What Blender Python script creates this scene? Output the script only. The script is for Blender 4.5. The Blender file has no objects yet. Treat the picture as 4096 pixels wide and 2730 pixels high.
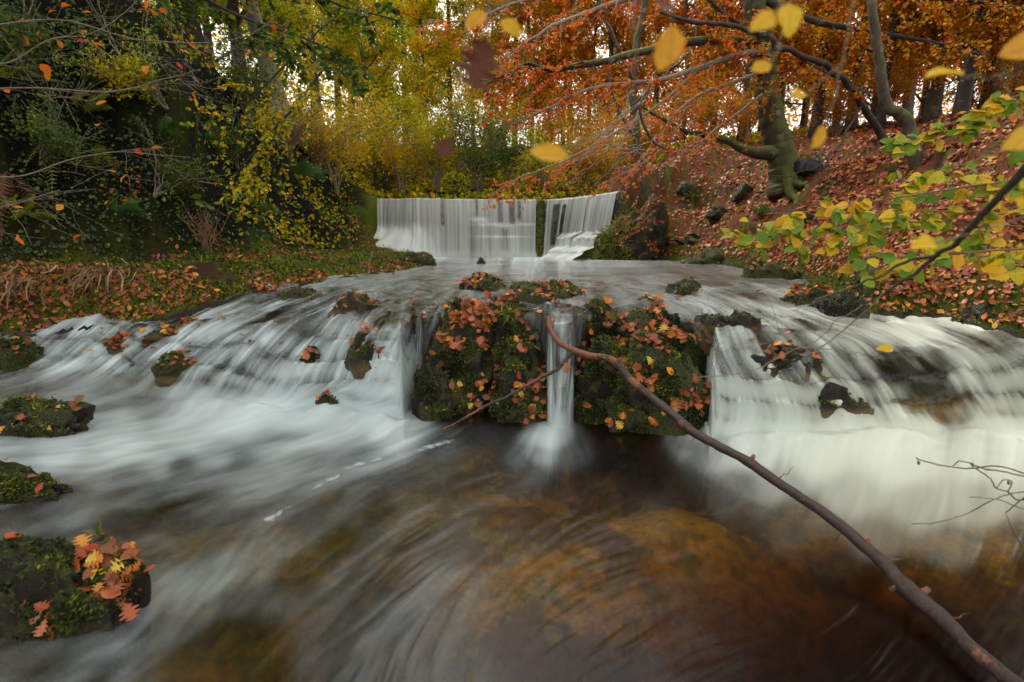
import bpy, math, random
import numpy as np
from mathutils import Vector, Matrix, Quaternion
R = math.radians
random.seed(7)
rng = np.random.default_rng(7)
S = bpy.context.scene
COL = S.collection

# ------------------------------------------------------------------ camera, sky, sun, exposure
CAMZ = 1.5
TH = R(11.1)
FP = 483.0
cam_d = bpy.data.cameras.new('camera')
cam_d.sensor_width = 36.0
cam_d.lens = 36.0 * FP / 1024.0
cam_d.clip_end = 600.0
cam_d.clip_start = 0.05
cam_d.dof.use_dof = True
cam_d.dof.focus_distance = 4.6
cam_d.dof.aperture_fstop = 2.0
cam = bpy.data.objects.new('camera', cam_d)
COL.objects.link(cam)
cam.location = (0, 0, CAMZ)
cam.rotation_euler = (math.pi / 2 - TH, 0, 0)
S.camera = cam

SUN_EL, SUN_AZ = R(52), R(-38)          # azimuth measured from +Y towards +X: the sun stands behind the left bank
world = bpy.data.worlds.new('World')
S.world = world
world.use_nodes = True
wn = world.node_tree
wn.nodes.clear()
w_out = wn.nodes.new('ShaderNodeOutputWorld')
w_bg = wn.nodes.new('ShaderNodeBackground')
w_sky = wn.nodes.new('ShaderNodeTexSky')
w_sky.sky_type = 'NISHITA'
w_sky.sun_disc = False
w_sky.sun_elevation = SUN_EL
w_sky.sun_rotation = SUN_AZ
w_sky.dust_density = 3.0
w_mix = wn.nodes.new('ShaderNodeMix'); w_mix.data_type = 'RGBA'
w_mix.inputs[0].default_value = 0.85   # overcast: a cloud layer whitens most of the blue
w_mix.inputs[7].default_value = (9.1, 8.9, 8.0, 1)
wn.links.new(w_sky.outputs[0], w_mix.inputs[6])
wn.links.new(w_mix.outputs[2], w_bg.inputs[0])
w_bg.inputs[1].default_value = 0.15
wn.links.new(w_bg.outputs[0], w_out.inputs[0])

sun_d = bpy.data.lights.new('sun', 'SUN')
sun_d.energy = 1.5
sun_d.angle = R(14)
sun_d.color = (1.0, 0.93, 0.82)
sun = bpy.data.objects.new('sun', sun_d)
COL.objects.link(sun)
sd = Vector((math.sin(SUN_AZ) * math.cos(SUN_EL), math.cos(SUN_AZ) * math.cos(SUN_EL), math.sin(SUN_EL)))
sun.rotation_euler = sd.to_track_quat('Z', 'Y').to_euler()
sun.location = (-8, 10, 25)

S.view_settings.view_transform = 'Standard'
S.view_settings.look = 'None'
S.view_settings.gamma = 1.0
S.view_settings.use_curve_mapping = False
S.view_settings.exposure = 0.95
S.cycles.use_denoising = True
S.cycles.max_bounces = 7
S.cycles.diffuse_bounces = 3
S.cycles.glossy_bounces = 3
S.cycles.transmission_bounces = 4
S.cycles.transparent_max_bounces = 12
S.cycles.caustics_reflective = False
S.cycles.caustics_refractive = False

# ------------------------------------------------------------------ projection helpers
CT, ST = math.cos(TH), math.sin(TH)
def ray(px, py):
    rx = (px - 512.0) / FP; ry = -(py - 341.0) / FP
    return np.array([rx, CT + ST * ry, -ST + CT * ry])
def at_z(px, py, z):
    r = ray(px, py); t = (z - CAMZ) / r[2]
    return np.array([r[0] * t, r[1] * t, z])
def at_y(px, py, d):
    r = ray(px, py); t = d / r[1]
    return np.array([r[0] * t, d, CAMZ + r[2] * t])
def proj(x, y, z):
    dz = z - CAMZ
    f = y * CT - dz * ST
    u = y * ST + dz * CT
    f = np.maximum(f, 1e-3)
    return 512 + FP * x / f, 341 - FP * u / f

# ------------------------------------------------------------------ numpy noise
_pr = np.random.default_rng(11)
PERM = np.concatenate([_pr.permutation(256)] * 3)
_g = _pr.normal(size=(256, 3)); GR = _g / np.linalg.norm(_g, axis=1)[:, None]
def pnoise(x, y, z):
    x = np.asarray(x, float); y = np.asarray(y, float) + 0 * x; z = np.asarray(z, float) + 0 * x
    xi = np.floor(x).astype(int); yi = np.floor(y).astype(int); zi = np.floor(z).astype(int)
    xf, yf, zf = x - xi, y - yi, z - zi
    u = xf * xf * (3 - 2 * xf); v = yf * yf * (3 - 2 * yf); w = zf * zf * (3 - 2 * zf)
    xi &= 255; yi &= 255; zi &= 255
    def g(i, j, k):
        h = PERM[PERM[PERM[xi + i] + yi + j] + zi + k]
        q = GR[h]
        return q[..., 0] * (xf - i) + q[..., 1] * (yf - j) + q[..., 2] * (zf - k)
    a = g(0,0,0) * (1-u) + g(1,0,0) * u
    b = g(0,1,0) * (1-u) + g(1,1,0) * u
    c = g(0,0,1) * (1-u) + g(1,0,1) * u
    d = g(0,1,1) * (1-u) + g(1,1,1) * u
    return ((a*(1-v)+b*v) * (1-w) + (c*(1-v)+d*v) * w) * 1.6
def fbm(x, y, z=0.0, o=4, s=1.0, gain=0.5):
    t = 0; a = 1.0
    for i in range(o):
        t = t + a * pnoise(x * s + 17.3 * i, y * s + 9.1 * i, z * s + 3.7 * i) if not np.isscalar(z) else t + a * pnoise(x * s + 17.3 * i, y * s + 9.1 * i, z * s + 3.7 * i + np.zeros_like(x))
        a *= gain; s *= 2.03
    return t
def sstep(a, b, x):
    t = np.clip((x - a) / (b - a), 0, 1)
    return t * t * (3 - 2 * t)

# ------------------------------------------------------------------ mesh helpers
def make_mesh(name, V, Fc, mats=(), attrs=None, smooth=False):
    """V (n,3); Fc (m,3) or (m,4) int array or list of arrays; attrs {name: (n,) or (n,3)}"""
    V = np.ascontiguousarray(V, dtype=np.float32)
    if not isinstance(Fc, (list, tuple)): Fc = [Fc]
    Fc = [np.asarray(f, dtype=np.int32) for f in Fc if len(f)]
    me = bpy.data.meshes.new(name)
    nl = sum(f.size for f in Fc); nf = sum(len(f) for f in Fc)
    me.vertices.add(len(V)); me.vertices.foreach_set('co', V.ravel())
    me.loops.add(nl); me.loops.foreach_set('vertex_index', np.concatenate([f.ravel() for f in Fc]))
    me.polygons.add(nf)
    starts = []; tot = []; off = 0
    for f in Fc:
        k = f.shape[1]
        starts.append(off + np.arange(len(f)) * k); tot.append(np.full(len(f), k)); off += f.size
    me.polygons.foreach_set('loop_start', np.concatenate(starts).astype(np.int32))
    if smooth: me.polygons.foreach_set('use_smooth', np.ones(nf, dtype=bool))
    me.update(calc_edges=True)
    for k, a in (attrs or {}).items():
        a = np.asarray(a, dtype=np.float32)
        if a.ndim == 1:
            at = me.attributes.new(k, 'FLOAT', 'POINT'); at.data.foreach_set('value', a)
        else:
            at = me.attributes.new(k, 'FLOAT_COLOR', 'POINT')
            c = np.ones((len(a), 4), np.float32); c[:, :3] = a[:, :3]
            at.data.foreach_set('color', c.ravel())
    for m in mats: me.materials.append(m)
    return me
def link(name, me, parent=None, loc=None, **props):
    o = bpy.data.objects.new(name, me)
    COL.objects.link(o)
    if parent is not None: o.parent = parent
    if loc is not None: o.location = tuple(float(c) for c in loc)
    for k, v in props.items():
        if v is not None: o[k] = v
    return o
def thing(name, label, cat, loc=(0, 0, 0), group=None):
    return link(name, None, None, loc, label=label, category=cat, group=group)
def dup(o, loc=None, rz=None, scale=None, label=None, group=None, name=None):
    c = o.copy(); COL.objects.link(c)
    if name: c.name = name
    if loc is not None: c.location = tuple(float(v) for v in loc)
    if rz is not None: c.rotation_euler = (0, 0, rz)
    if scale is not None: c.scale = (scale,) * 3 if np.isscalar(scale) else scale
    if label: c['label'] = label
    if group: c['group'] = group
    for ch in list(o.children):
        d = ch.copy(); COL.objects.link(d); d.parent = c
    return c

class Tubes:
    def __init__(self): self.V = []; self.Q = []; self.n = 0; self.A = []
    def add(self, P, r, k=6, cap=True, seed=0, bump=0.0, tone=0.0):
        P = np.asarray(P, float); n = len(P)
        r = np.broadcast_to(np.asarray(r, float), (n,)).copy() if np.ndim(r) <= 1 and np.size(r) in (1, n) else np.interp(np.linspace(0, 1, n), np.linspace(0, 1, len(r)), r)
        T = np.gradient(P, axis=0); T /= (np.linalg.norm(T, axis=1)[:, None] + 1e-9)
        up = np.array([0.13, 0.21, 1.0]) if abs(T[:, 2]).mean() < 0.8 else np.array([1.0, 0.17, 0.1])
        A = np.cross(T, up); A /= (np.linalg.norm(A, axis=1)[:, None] + 1e-9)
        B = np.cross(T, A)
        th = np.linspace(0, 2 * np.pi, k, endpoint=False)
        rr = r[:, None] * np.ones((1, k))
        if bump:
            q = P[:, None, :] + 0 * th[None, :, None]
            rr = rr * (1 + bump * fbm(q[..., 0] * 9 + np.cos(th) * 1.3 + seed, q[..., 1] * 9 + np.sin(th) * 1.3, q[..., 2] * 9, 3))
        X = P[:, None, :] + rr[..., None] * (np.cos(th)[None, :, None] * A[:, None, :] + np.sin(th)[None, :, None] * B[:, None, :])
        self.V.append(X.reshape(-1, 3))
        i = np.arange(n - 1)[:, None] * k; j = np.arange(k)[None, :]; j2 = (j + 1) % k
        q = np.stack([i + j, i + j2, i + k + j2, i + k + j], -1).reshape(-1, 4) + self.n
        self.Q.append(q); self.n += n * k
        self.A.append(np.full(n * k, tone))
        if cap:
            for e, s in ((0, -1), (n - 1, 1)):
                c = P[e] + s * T[e] * r[e] * 0.4
                self.V.append(c[None]); ci = self.n; self.n += 1; self.A.append(np.array([tone]))
                base = (self.n - 1 - n * k if e == 0 else self.n - 2 - n * k) + (0 if e == 0 else (n - 1) * k)
                jj = np.arange(k); a = base + jj; b = base + (jj + 1) % k
                t = np.stack([b, a, np.full(k, ci), np.full(k, ci)], -1) if s < 0 else np.stack([a, b, np.full(k, ci), np.full(k, ci)], -1)
                self.T = getattr(self, 'T', []); self.T.append(t[:, :3])
    def mesh(self, name, mats, attrs=True):
        F = [np.concatenate(self.Q)]
        if getattr(self, 'T', None): F.append(np.concatenate(self.T))
        return make_mesh(name, np.concatenate(self.V), F, mats, {'tone': np.concatenate(self.A)}, smooth=True)

def curve(pts, n=16):
    """Catmull-Rom through the points"""
    P = np.asarray(pts, float)
    if len(P) == 2: return P[0] + (P[1] - P[0]) * np.linspace(0, 1, n)[:, None]
    P = np.vstack([2 * P[0] - P[1], P, 2 * P[-1] - P[-2]])
    m = len(P) - 3; out = []
    for t in np.linspace(0, m - 1e-6, n):
        i = int(t); u = t - i; p0, p1, p2, p3 = P[i:i + 4]
        out.append(0.5 * ((2 * p1) + (-p0 + p2) * u + (2 * p0 - 5 * p1 + 4 * p2 - p3) * u * u + (-p0 + 3 * p1 - 3 * p2 + p3) * u ** 3))
    return np.array(out)

# ---- leaf templates: unit length along +Y, root at origin, face up +Z
def leaf_template(kind, seed=0):
    q = np.random.default_rng(seed)
    if kind == 'tiny':
        V = np.array([[0, 0, 0], [0.34, 0.42, 0.10], [0, 1, -0.05], [-0.34, 0.46, 0.10]])
        F = np.array([[0, 1, 2], [0, 2, 3]])
        return V, F
    if kind == 'ivy':
        V = np.array([[0, 0, 0], [0.45, 0.2, 0.05], [0.3, 0.55, 0.0], [0, 1, -0.1], [-0.3, 0.55, 0.0], [-0.45, 0.2, 0.05]])
        F = np.array([[0, 1, 2], [0, 2, 3], [0, 3, 4], [0, 4, 5]])
        return V, F
    if kind == 'small':
        n = 3; w = lambda t: 0.62 * np.sin(np.pi * t ** 0.8) ** 0.8 * 0.5
    elif kind == 'beech':
        n = 7; w = lambda t: 0.60 * np.sin(np.pi * t ** 0.85) ** 0.85 * 0.5
    elif kind == 'hazel':
        n = 12; w = lambda t: (0.80 * np.sin(np.pi * t ** 0.62) ** 0.62 * 0.5) * (1 + 0.10 * ((np.arange(len(t)) % 2) * 2 - 1) * (t > .1) * (t < .95))
    else:  # oak
        n = 18; w = lambda t: 0.5 * (0.08 + 0.62 * np.sin(np.pi * t ** 1.25) ** 0.9) * (1 + 0.52 * np.cos(t * 2 * np.pi * 4.4 + 0.8)) * (t < 0.999)
    t = np.linspace(0, 1, n + 1); ww = w(t); ww[0] = 0.012; ww[-1] = 0.004
    curl = q.uniform(-0.35, 0.45); fold = q.uniform(0.08, 0.4); tw = q.uniform(-0.5, 0.5); bend = q.uniform(-.18, .18)
    V = []; lu = []; lv = []
    for i, (a, b) in enumerate(zip(t, ww)):
        z0 = curl * (a - a * a) - 0.12 * a * a
        cx = bend * a * a
        jl, jr = (1 + q.uniform(-.12, .12), 1 + q.uniform(-.12, .12))
        V += [[cx, a, z0], [cx + b * jl, a + b * .15, z0 + fold * b + tw * b * a + q.uniform(-.02, .02)], [cx - b * jr, a + b * .15, z0 + fold * b - tw * b * a + q.uniform(-.02, .02)]]
    F = []
    for i in range(n):
        c = 3 * i; d = c + 3
        F += [[c, c + 1, d + 1], [c, d + 1, d], [c, d, d + 2], [c, d + 2, c + 2]]
    return np.array(V), np.array(F)
TEMPL = {k: leaf_template(k, 3) for k in ('tiny', 'ivy', 'small', 'beech', 'hazel', 'oak')}

def rand_frames(n, nrm, spread, q, yaw=None):
    """frames whose Z is about nrm (n,3) or (3,), turned at random about it"""
    Z = np.broadcast_to(nrm, (n, 3)) + q.normal(size=(n, 3)) * spread
    Z = Z / (np.linalg.norm(Z, axis=1)[:, None] + 1e-9)
    t = q.normal(size=(n, 3)) if yaw is None else np.broadcast_to(yaw, (n, 3)) + q.normal(size=(n, 3)) * 0.35
    Y = t - Z * (t * Z).sum(1)[:, None]; Y /= (np.linalg.norm(Y, axis=1)[:, None] + 1e-9)
    X = np.cross(Y, Z)
    return np.stack([X, Y, Z], -1)      # columns
def leaf_cloud(P, Fr, size, kind, q, rnd=None):
    V, F = TEMPL[kind]; n = len(P)
    W = np.einsum('nij,vj->nvi', Fr, V) * np.asarray(size).reshape(-1, 1, 1) + P[:, None, :]
    Fa = F[None] + (np.arange(n) * len(V))[:, None, None]
    if rnd is None: rnd = q.random(n)
    return W.reshape(-1, 3), Fa.reshape(-1, 3), np.repeat(rnd, len(V))
def cloud_mesh(name, P, Fr, size, kind, mat, q, rnd=None):
    W, F, r = leaf_cloud(np.asarray(P), Fr, size, kind, q, rnd)
    return make_mesh(name, W, F, [mat], {'rnd': r})

# ------------------------------------------------------------------ materials
def nmat(name):
    m = bpy.data.materials.new(name); m.use_nodes = True
    t = m.node_tree; t.nodes.clear()
    return m, t, t.nodes.new, t.links.new
def ramp(t, stops, interp='LINEAR'):
    r = t.nodes.new('ShaderNodeValToRGB'); r.color_ramp.interpolation = interp
    e = r.color_ramp.elements
    while len(e) < len(stops): e.new(0.5)
    for x, (p, c) in zip(e, stops): x.position = p; x.color = (*c, 1)
    return r
def attr(t, name):
    a = t.nodes.new('ShaderNodeAttribute'); a.attribute_name = name; return a
def mathn(t, op, a, b=None, clamp=False):
    m = t.nodes.new('ShaderNodeMath'); m.operation = op; m.use_clamp = clamp
    for i, v in enumerate((a, b)):
        if v is None: continue
        if isinstance(v, (int, float)): m.inputs[i].default_value = v
        else: t.links.new(v, m.inputs[i])
    return m.outputs[0]
def mixc(t, f, a, b):
    m = t.nodes.new('ShaderNodeMix'); m.data_type = 'RGBA'
    for i, v in ((0, f), (6, a), (7, b)):
        if isinstance(v, (int, float)): m.inputs[i].default_value = v
        elif isinstance(v, tuple): m.inputs[i].default_value = (*v, 1)
        else: t.links.new(v, m.inputs[i])
    return m.outputs[2]
def noise(t, scale, detail=4, rough=0.55, vec=None, dim='3D'):
    n = t.nodes.new('ShaderNodeTexNoise'); n.inputs['Scale'].default_value = scale
    n.inputs['Detail'].default_value = detail; n.inputs['Roughness'].default_value = rough
    if vec is not None: t.links.new(vec, n.inputs['Vector'])
    return n.outputs['Fac']
def leaf_mat(name, stops, use_object=False, trans=0.45, rough=0.5, spots=0.35):
    m, t, N, L = nmat(name)
    if use_object:
        oi = N('ShaderNodeObjectInfo'); f = oi.outputs['Random']
    else:
        f = attr(t, 'rnd').outputs['Fac']
    r = ramp(t, stops); L(f, r.inputs[0])
    tc = N('ShaderNodeTexCoord')
    if use_object:
        lu = mathn(t, 'ABSOLUTE', attr(t, 'lu').outputs['Fac']); lv = attr(t, 'lv').outputs['Fac']
        sv = mathn(t, 'FRACT', mathn(t, 'MULTIPLY', mathn(t, 'SUBTRACT', lv, mathn(t, 'MULTIPLY', lu, .9)), 9.0))
        v1 = ramp(t, [(.0, (1, 1, 1)), (.13, (0, 0, 0))]); L(sv, v1.inputs[0])
        v2 = ramp(t, [(.0, (1, 1, 1)), (.022, (0, 0, 0))]); L(lu, v2.inputs[0])
        vv = mathn(t, 'MAXIMUM', mathn(t, 'MULTIPLY', v1.outputs[0], .45), v2.outputs[0], True)
        c0 = mixc(t, mathn(t, 'MULTIPLY', vv, .5), r.outputs[0], (.13, .06, .012))
        class _O: outputs = [c0]
        r = _O
    if spots:
        nz = noise(t, 5.0 if use_object else 30.0, 3, .6, tc.outputs['Object'])
        k = ramp(t, [(0.42, (0, 0, 0)), (0.68, (1, 1, 1))]); L(nz, k.inputs[0])
        dark = mixc(t, 0.55, r.outputs[0], (0.12, 0.04, 0.01))
        kk = mathn(t, 'MULTIPLY', k.outputs[0], spots)
        c = mixc(t, kk, r.outputs[0], dark)
    else: c = r.outputs[0]
    p = N('ShaderNodeBsdfPrincipled'); L(c, p.inputs['Base Color']); p.inputs['Roughness'].default_value = rough
    p.inputs['Specular IOR Level'].default_value = 0.35
    tr = N('ShaderNodeBsdfTranslucent'); L(c, tr.inputs[0])
    mx = N('ShaderNodeMixShader'); mx.inputs[0].default_value = trans
    L(p.outputs[0], mx.inputs[1]); L(tr.outputs[0], mx.inputs[2])
    o = N('ShaderNodeOutputMaterial'); L(mx.outputs[0], o.inputs[0])
    return m
GREEN = (.07, .15, .012); YGREEN = (.22, .30, .015); YEL = (.62, .42, .025); AMB = (.66, .27, .015); ORG = (.62, .15, .012)
RED = (.40, .055, .015); RUS = (.28, .085, .03); BRN = (.13, .05, .02); TAN = (.42, .22, .09); PINK = (.36, .13, .075); DGR = (.025, .06, .012)
M = {}
M['leaf_green'] = leaf_mat('green_leaves', [(0, DGR), (.45, (.05, .12, .012)), (.8, (.13, .2, .02)), (1, (.3, .3, .02))])
M['leaf_mixed'] = leaf_mat('yellow_green_leaves', [(0, (.08, .17, .010)), (.25, (.24, .36, .012)), (.5, (.52, .52, .012)), (.8, (.85, .58, .015)), (1, (.85, .38, .01))])
M['leaf_yellow'] = leaf_mat('yellow_leaves', [(0, (.25, .36, .012)), (.25, (.55, .48, .015)), (.65, (.85, .58, .015)), (1, (.85, .36, .01))])
M['leaf_amber'] = leaf_mat('amber_leaves', [(0, (.38, .32, .02)), (.3, (.64, .36, .010)), (.6, (.66, .21, .008)), (1, (.42, .08, .008))])
M['leaf_orange'] = leaf_mat('orange_beech_leaves', [(0, AMB), (.3, (.80, .22, .01)), (.7, (.78, .12, .01)), (1, (.5, .05, .012))])
M['leaf_orange_obj'] = leaf_mat('orange_beech_leaf', [(0, AMB), (.3, (.82, .23, .01)), (.7, (.80, .12, .01)), (1, (.5, .05, .012))], True)
M['leaf_hazel_obj'] = leaf_mat('hazel_leaf', [(0, (.10, .24, .015)), (.3, (.2, .32, .015)), (.55, (.5, .45, .02)), (.8, (.78, .52, .02)), (1, (.75, .38, .02))], True)
M['leaf_near_obj'] = leaf_mat('near_yellow_leaf', [(0, (.85, .56, .02)), (.6, (.82, .46, .02)), (1, (.75, .34, .02))], True)
M['leaf_ivy'] = leaf_mat('ivy_leaves', [(0, (.012, .03, .008)), (.6, (.03, .075, .018)), (.9, (.07, .13, .02)), (1, (.25, .25, .02))], trans=.2, rough=.35)
M['leaf_litter'] = leaf_mat('leaf_litter', [(0, BRN), (.25, (.22, .06, .02)), (.5, (.36, .08, .03)), (.66, (.40, .11, .06)), (.8, (.48, .11, .02)), (.9, (.55, .22, .03)), (1, (.55, .36, .05))], trans=.12, rough=.42)
M['leaf_fallen_obj'] = leaf_mat('fallen_leaf', [(0, BRN), (.15, RUS), (.38, (.36, .12, .05)), (.55, TAN), (.68, (.5, .12, .02)), (.84, (.62, .2, .02)), (1, (.6, .42, .05))], True, trans=.12, rough=.35)
M['fern'] = leaf_mat('fern_green', [(0, (.03, .10, .02)), (.7, (.08, .19, .04)), (1, (.2, .24, .03))], trans=.35)
M['fern_yellow'] = leaf_mat('fern_yellow', [(0, (.14, .2, .015)), (.6, (.26, .29, .02)), (1, (.42, .35, .03))], trans=.35)
M['fern_brown'] = leaf_mat('fern_brown', [(0, (.12, .045, .015)), (1, (.26, .11, .03))], trans=.2)
M['grass'] = leaf_mat('grass_blades', [(0, (.05, .10, .012)), (.5, (.13, .19, .02)), (.8, (.26, .26, .03)), (1, (.42, .28, .07))], trans=.3, spots=0)
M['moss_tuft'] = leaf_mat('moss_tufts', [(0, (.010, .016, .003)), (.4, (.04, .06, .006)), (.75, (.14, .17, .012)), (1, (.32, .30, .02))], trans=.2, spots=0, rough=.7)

def bark_mat(name, c1, c2, moss=0.0, rough=0.75, scale=14, lichen=(.3, .32, .27), wet=False):
    m, t, N, L = nmat(name)
    tc = N('ShaderNodeTexCoord')
    mp = N('ShaderNodeMapping'); mp.inputs['Scale'].default_value = (1, 1, .35); L(tc.outputs['Object'], mp.inputs[0])
    n1 = noise(t, scale, 8, .7, mp.outputs[0]); n2 = noise(t, scale * .22, 3, .6, tc.outputs['Object'])
    r = ramp(t, [(.3, c1), (.7, c2)]); L(n1, r.inputs[0])
    k = ramp(t, [(.58, (0, 0, 0)), (.7, (1, 1, 1))]); L(n2, k.inputs[0])
    c = mixc(t, mathn(t, 'MULTIPLY', k.outputs[0], .5), r.outputs[0], lichen)
    if moss:
        g = N('ShaderNodeNewGeometry'); sp = N('ShaderNodeSeparateXYZ'); L(g.outputs['Normal'], sp.inputs[0])
        n3 = noise(t, 3.5, 5, .7, tc.outputs['Object'])
        a = mathn(t, 'ADD', mathn(t, 'MULTIPLY', sp.outputs[2], .35), mathn(t, 'MULTIPLY', n3, 1.0))
        a = mathn(t, 'ADD', a, moss - .75)
        kk = ramp(t, [(.0, (0, 0, 0)), (.18, (1, 1, 1))]); L(a, kk.inputs[0])
        n4 = noise(t, 60, 3, .7, tc.outputs['Object']); mr = ramp(t, [(.3, (.02, .035, .005)), (.7, (.12, .14, .012))]); L(n4, mr.inputs[0])
        c = mixc(t, kk.outputs[0], c, mr.outputs[0])
    p = N('ShaderNodeBsdfPrincipled'); L(c, p.inputs['Base Color']); p.inputs['Roughness'].default_value = rough
    b = N('ShaderNodeBump'); b.inputs['Strength'].default_value = .7; b.inputs['Distance'].default_value = .02
    L(n1, b.inputs['Height']); L(b.outputs[0], p.inputs['Normal'])
    o = N('ShaderNodeOutputMaterial'); L(p.outputs[0], o.inputs[0])
    return m
M['bark'] = bark_mat('grey_bark', (.03, .022, .016), (.11, .085, .06))
M['bark_dark'] = bark_mat('dark_bark', (.012, .009, .008), (.05, .035, .026))
M['bark_pale'] = bark_mat('pale_bark', (.12, .10, .085), (.34, .30, .27), scale=10)
M['bark_moss'] = bark_mat('mossy_bark', (.015, .012, .009), (.06, .045, .03), moss=.34)
M['bark_moss_light'] = bark_mat('part_mossy_bark', (.03, .022, .014), (.10, .08, .05), moss=.26)
M['twig'] = bark_mat('twig_bark', (.10, .055, .03), (.30, .17, .09), scale=30)
M['twig_dark'] = bark_mat('dark_twig_bark', (.03, .018, .012), (.16, .08, .04), scale=60)
M['dead'] = leaf_mat('dead_grass_stalks', [(0, (.12, .06, .03)), (.6, (.3, .17, .08)), (1, (.45, .3, .16))], trans=.2, spots=0)
M['twig_grey'] = bark_mat('grey_twig_bark', (.12, .09, .06), (.30, .25, .19), scale=30)

def stone_mat(name, moss=0.5, wet=0.2, brown=0.3):
    m, t, N, L = nmat(name)
    tc = N('ShaderNodeTexCoord'); V = tc.outputs['Object']
    n1 = noise(t, 5, 8, .65, V); n2 = noise(t, 38, 6, .75, V); n3 = noise(t, 2.2, 5, .6, V); n5 = noise(t, 11, 5, .7, V)
    r = ramp(t, [(.3, (.006, .006, .006)), (.55, (.020, .018, .016)), (.8, (.065, .060, .052))]); L(n1, r.inputs[0])
    c = mixc(t, mathn(t, 'MULTIPLY', n2, brown), r.outputs[0], (.07, .036, .016))
    g = N('ShaderNodeNewGeometry'); sp = N('ShaderNodeSeparateXYZ'); L(g.outputs['Normal'], sp.inputs[0])
    a = mathn(t, 'ADD', mathn(t, 'MULTIPLY', sp.outputs[2], .28), n3)
    a = mathn(t, 'ADD', a, mathn(t, 'MULTIPLY', n5, .5))
    kk = ramp(t, [(1.10 - moss * .62, (0, 0, 0)), (1.17 - moss * .62, (1, 1, 1))]); L(a, kk.inputs[0])
    mr = ramp(t, [(.36, (.004, .006, .002)), (.5, (.026, .034, .005)), (.64, (.13, .14, .010))]); L(noise(t, 60, 5, .85, V), mr.inputs[0])
    c = mixc(t, kk.outputs[0], c, mr.outputs[0])
    sb = attr(t, 'sunk').outputs['Fac']
    bd = ramp(t, [(.3, (.10, .06, .025)), (.7, (.26, .16, .06))]); L(n1, bd.inputs[0])
    c = mixc(t, sb, c, bd.outputs[0])
    p = N('ShaderNodeBsdfPrincipled'); L(c, p.inputs['Base Color'])
    rr = mathn(t, 'ADD', mathn(t, 'MULTIPLY', kk.outputs[0], .5), wet); L(rr, p.inputs['Roughness'])
    b = N('ShaderNodeBump'); b.inputs['Strength'].default_value = 1.0; b.inputs['Distance'].default_value = .045
    L(mathn(t, 'ADD', n2, mathn(t, 'MULTIPLY', n5, 1.2)), b.inputs['Height']); L(b.outputs[0], p.inputs['Normal'])
    o = N('ShaderNodeOutputMaterial'); L(p.outputs[0], o.inputs[0])
    return m
M['stone_moss'] = stone_mat('mossy_wet_stone', .50)
M['stone_dark'] = stone_mat('dark_wet_stone', .22, .18)
M['stone_green'] = stone_mat('very_mossy_stone', .8)
M['stone_wall'] = stone_mat('weir_stone', .35, .2)
def plain_mat(name, col, rough=.6, sc=40, var=.4):
    m, t, N, L = nmat(name)
    tc = N('ShaderNodeTexCoord'); n1 = noise(t, sc, 5, .6, tc.outputs['Object'])
    c = mixc(t, n1, tuple(x * (1 - var) for x in col), tuple(x * (1 + var) for x in col))
    p = N('ShaderNodeBsdfPrincipled'); L(c, p.inputs['Base Color']); p.inputs['Roughness'].default_value = rough
    b = N('ShaderNodeBump'); b.inputs['Strength'].default_value = .3; b.inputs['Distance'].default_value = .005
    L(n1, b.inputs['Height']); L(b.outputs[0], p.inputs['Normal'])
    o = N('ShaderNodeOutputMaterial'); L(p.outputs[0], o.inputs[0])
    return m

# ------------------------------------------------------------------ the stream: surface heights
# lines across the stream, each a list of (pixel x, pixel y, height) that were sighted in the photograph
LINES = [
    [(-260, 900, 0.0), (512, 900, 0.0), (1300, 900, 0.0)],
    [(-260, 392, 0.0), (0, 392, 0.0), (60, 392, 0.0), (120, 398, 0.0), (200, 404, 0.0), (300, 412, 0.0), (370, 420, 0.0), (404, 423, 0.0), (418, None, 0.0, 4.45), (540, None, 0.0, 4.45), (549, 430, 0.0), (572, 431, 0.0), (582, None, 0.0, 4.45), (696, None, 0.0, 4.5), (710, 440, 0.0), (720, 440, 0.0), (800, 441, 0.0), (900, 440, 0.0), (1024, 436, 0.0), (1300, 436, 0.0)],
    [(-260, 350, .22), (0, 366, .16), (60, 366, .16), (120, 368, .2), (200, 373, .26), (300, 380, .30), (370, 372, .46), (412, 372, .50), (426, None, .4, 4.56), (544, None, .4, 4.56), (550, 378, .48), (571, 378, .48), (577, None, .4, 4.56), (700, None, .4, 4.6), (712, 380, .44), (720, 378, .46), (800, 380, .46), (900, 378, .44), (1024, 376, .42), (1300, 376, .42)],
    [(-260, 320, .52), (0, 338, .42), (60, 338, .42), (120, 336, .48), (200, 332, .56), (300, 335, .62), (370, 334, .76), (430, 328, .84), (444, None, .82, 4.70), (546, None, .84, 4.68), (550, 328, .84), (571, 326, .86), (575, None, .84, 4.68), (694, None, .8, 4.72), (706, 320, .86), (720, 326, .82), (800, 336, .76), (900, 343, .70), (1024, 346, .66), (1300, 346, .66)],
    [(-260, 312, .60), (0, 322, .55), (60, 322, .55), (120, 320, .60), (200, 312, .70), (300, 304, .80), (370, 302, .89), (425, 302, .92), (560, 306, .94), (690, 303, .94), (720, 305, .92), (800, 311, .86), (900, 320, .78), (1024, 328, .74), (1300, 328, .74)],
    [(-260, 280, .98), (0, 280, .98), (200, 284, .96), (300, 284, .96), (370, 284, .98), (425, 284, .985), (560, 284, .99), (690, 284, .99), (800, 285, .97), (900, 290, .92), (1024, 295, .90), (1300, 295, .9)],
    [(-260, 262, 1.06), (512, 266, 1.05), (1300, 262, 1.06)],
    [(-260, 257.6, 1.09), (512, 257.6, 1.09), (1300, 257.6, 1.09)],
    [(-260, 256.3, 1.10), (512, 256.3, 1.10), (1300, 256.3, 1.10)],
]
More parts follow.
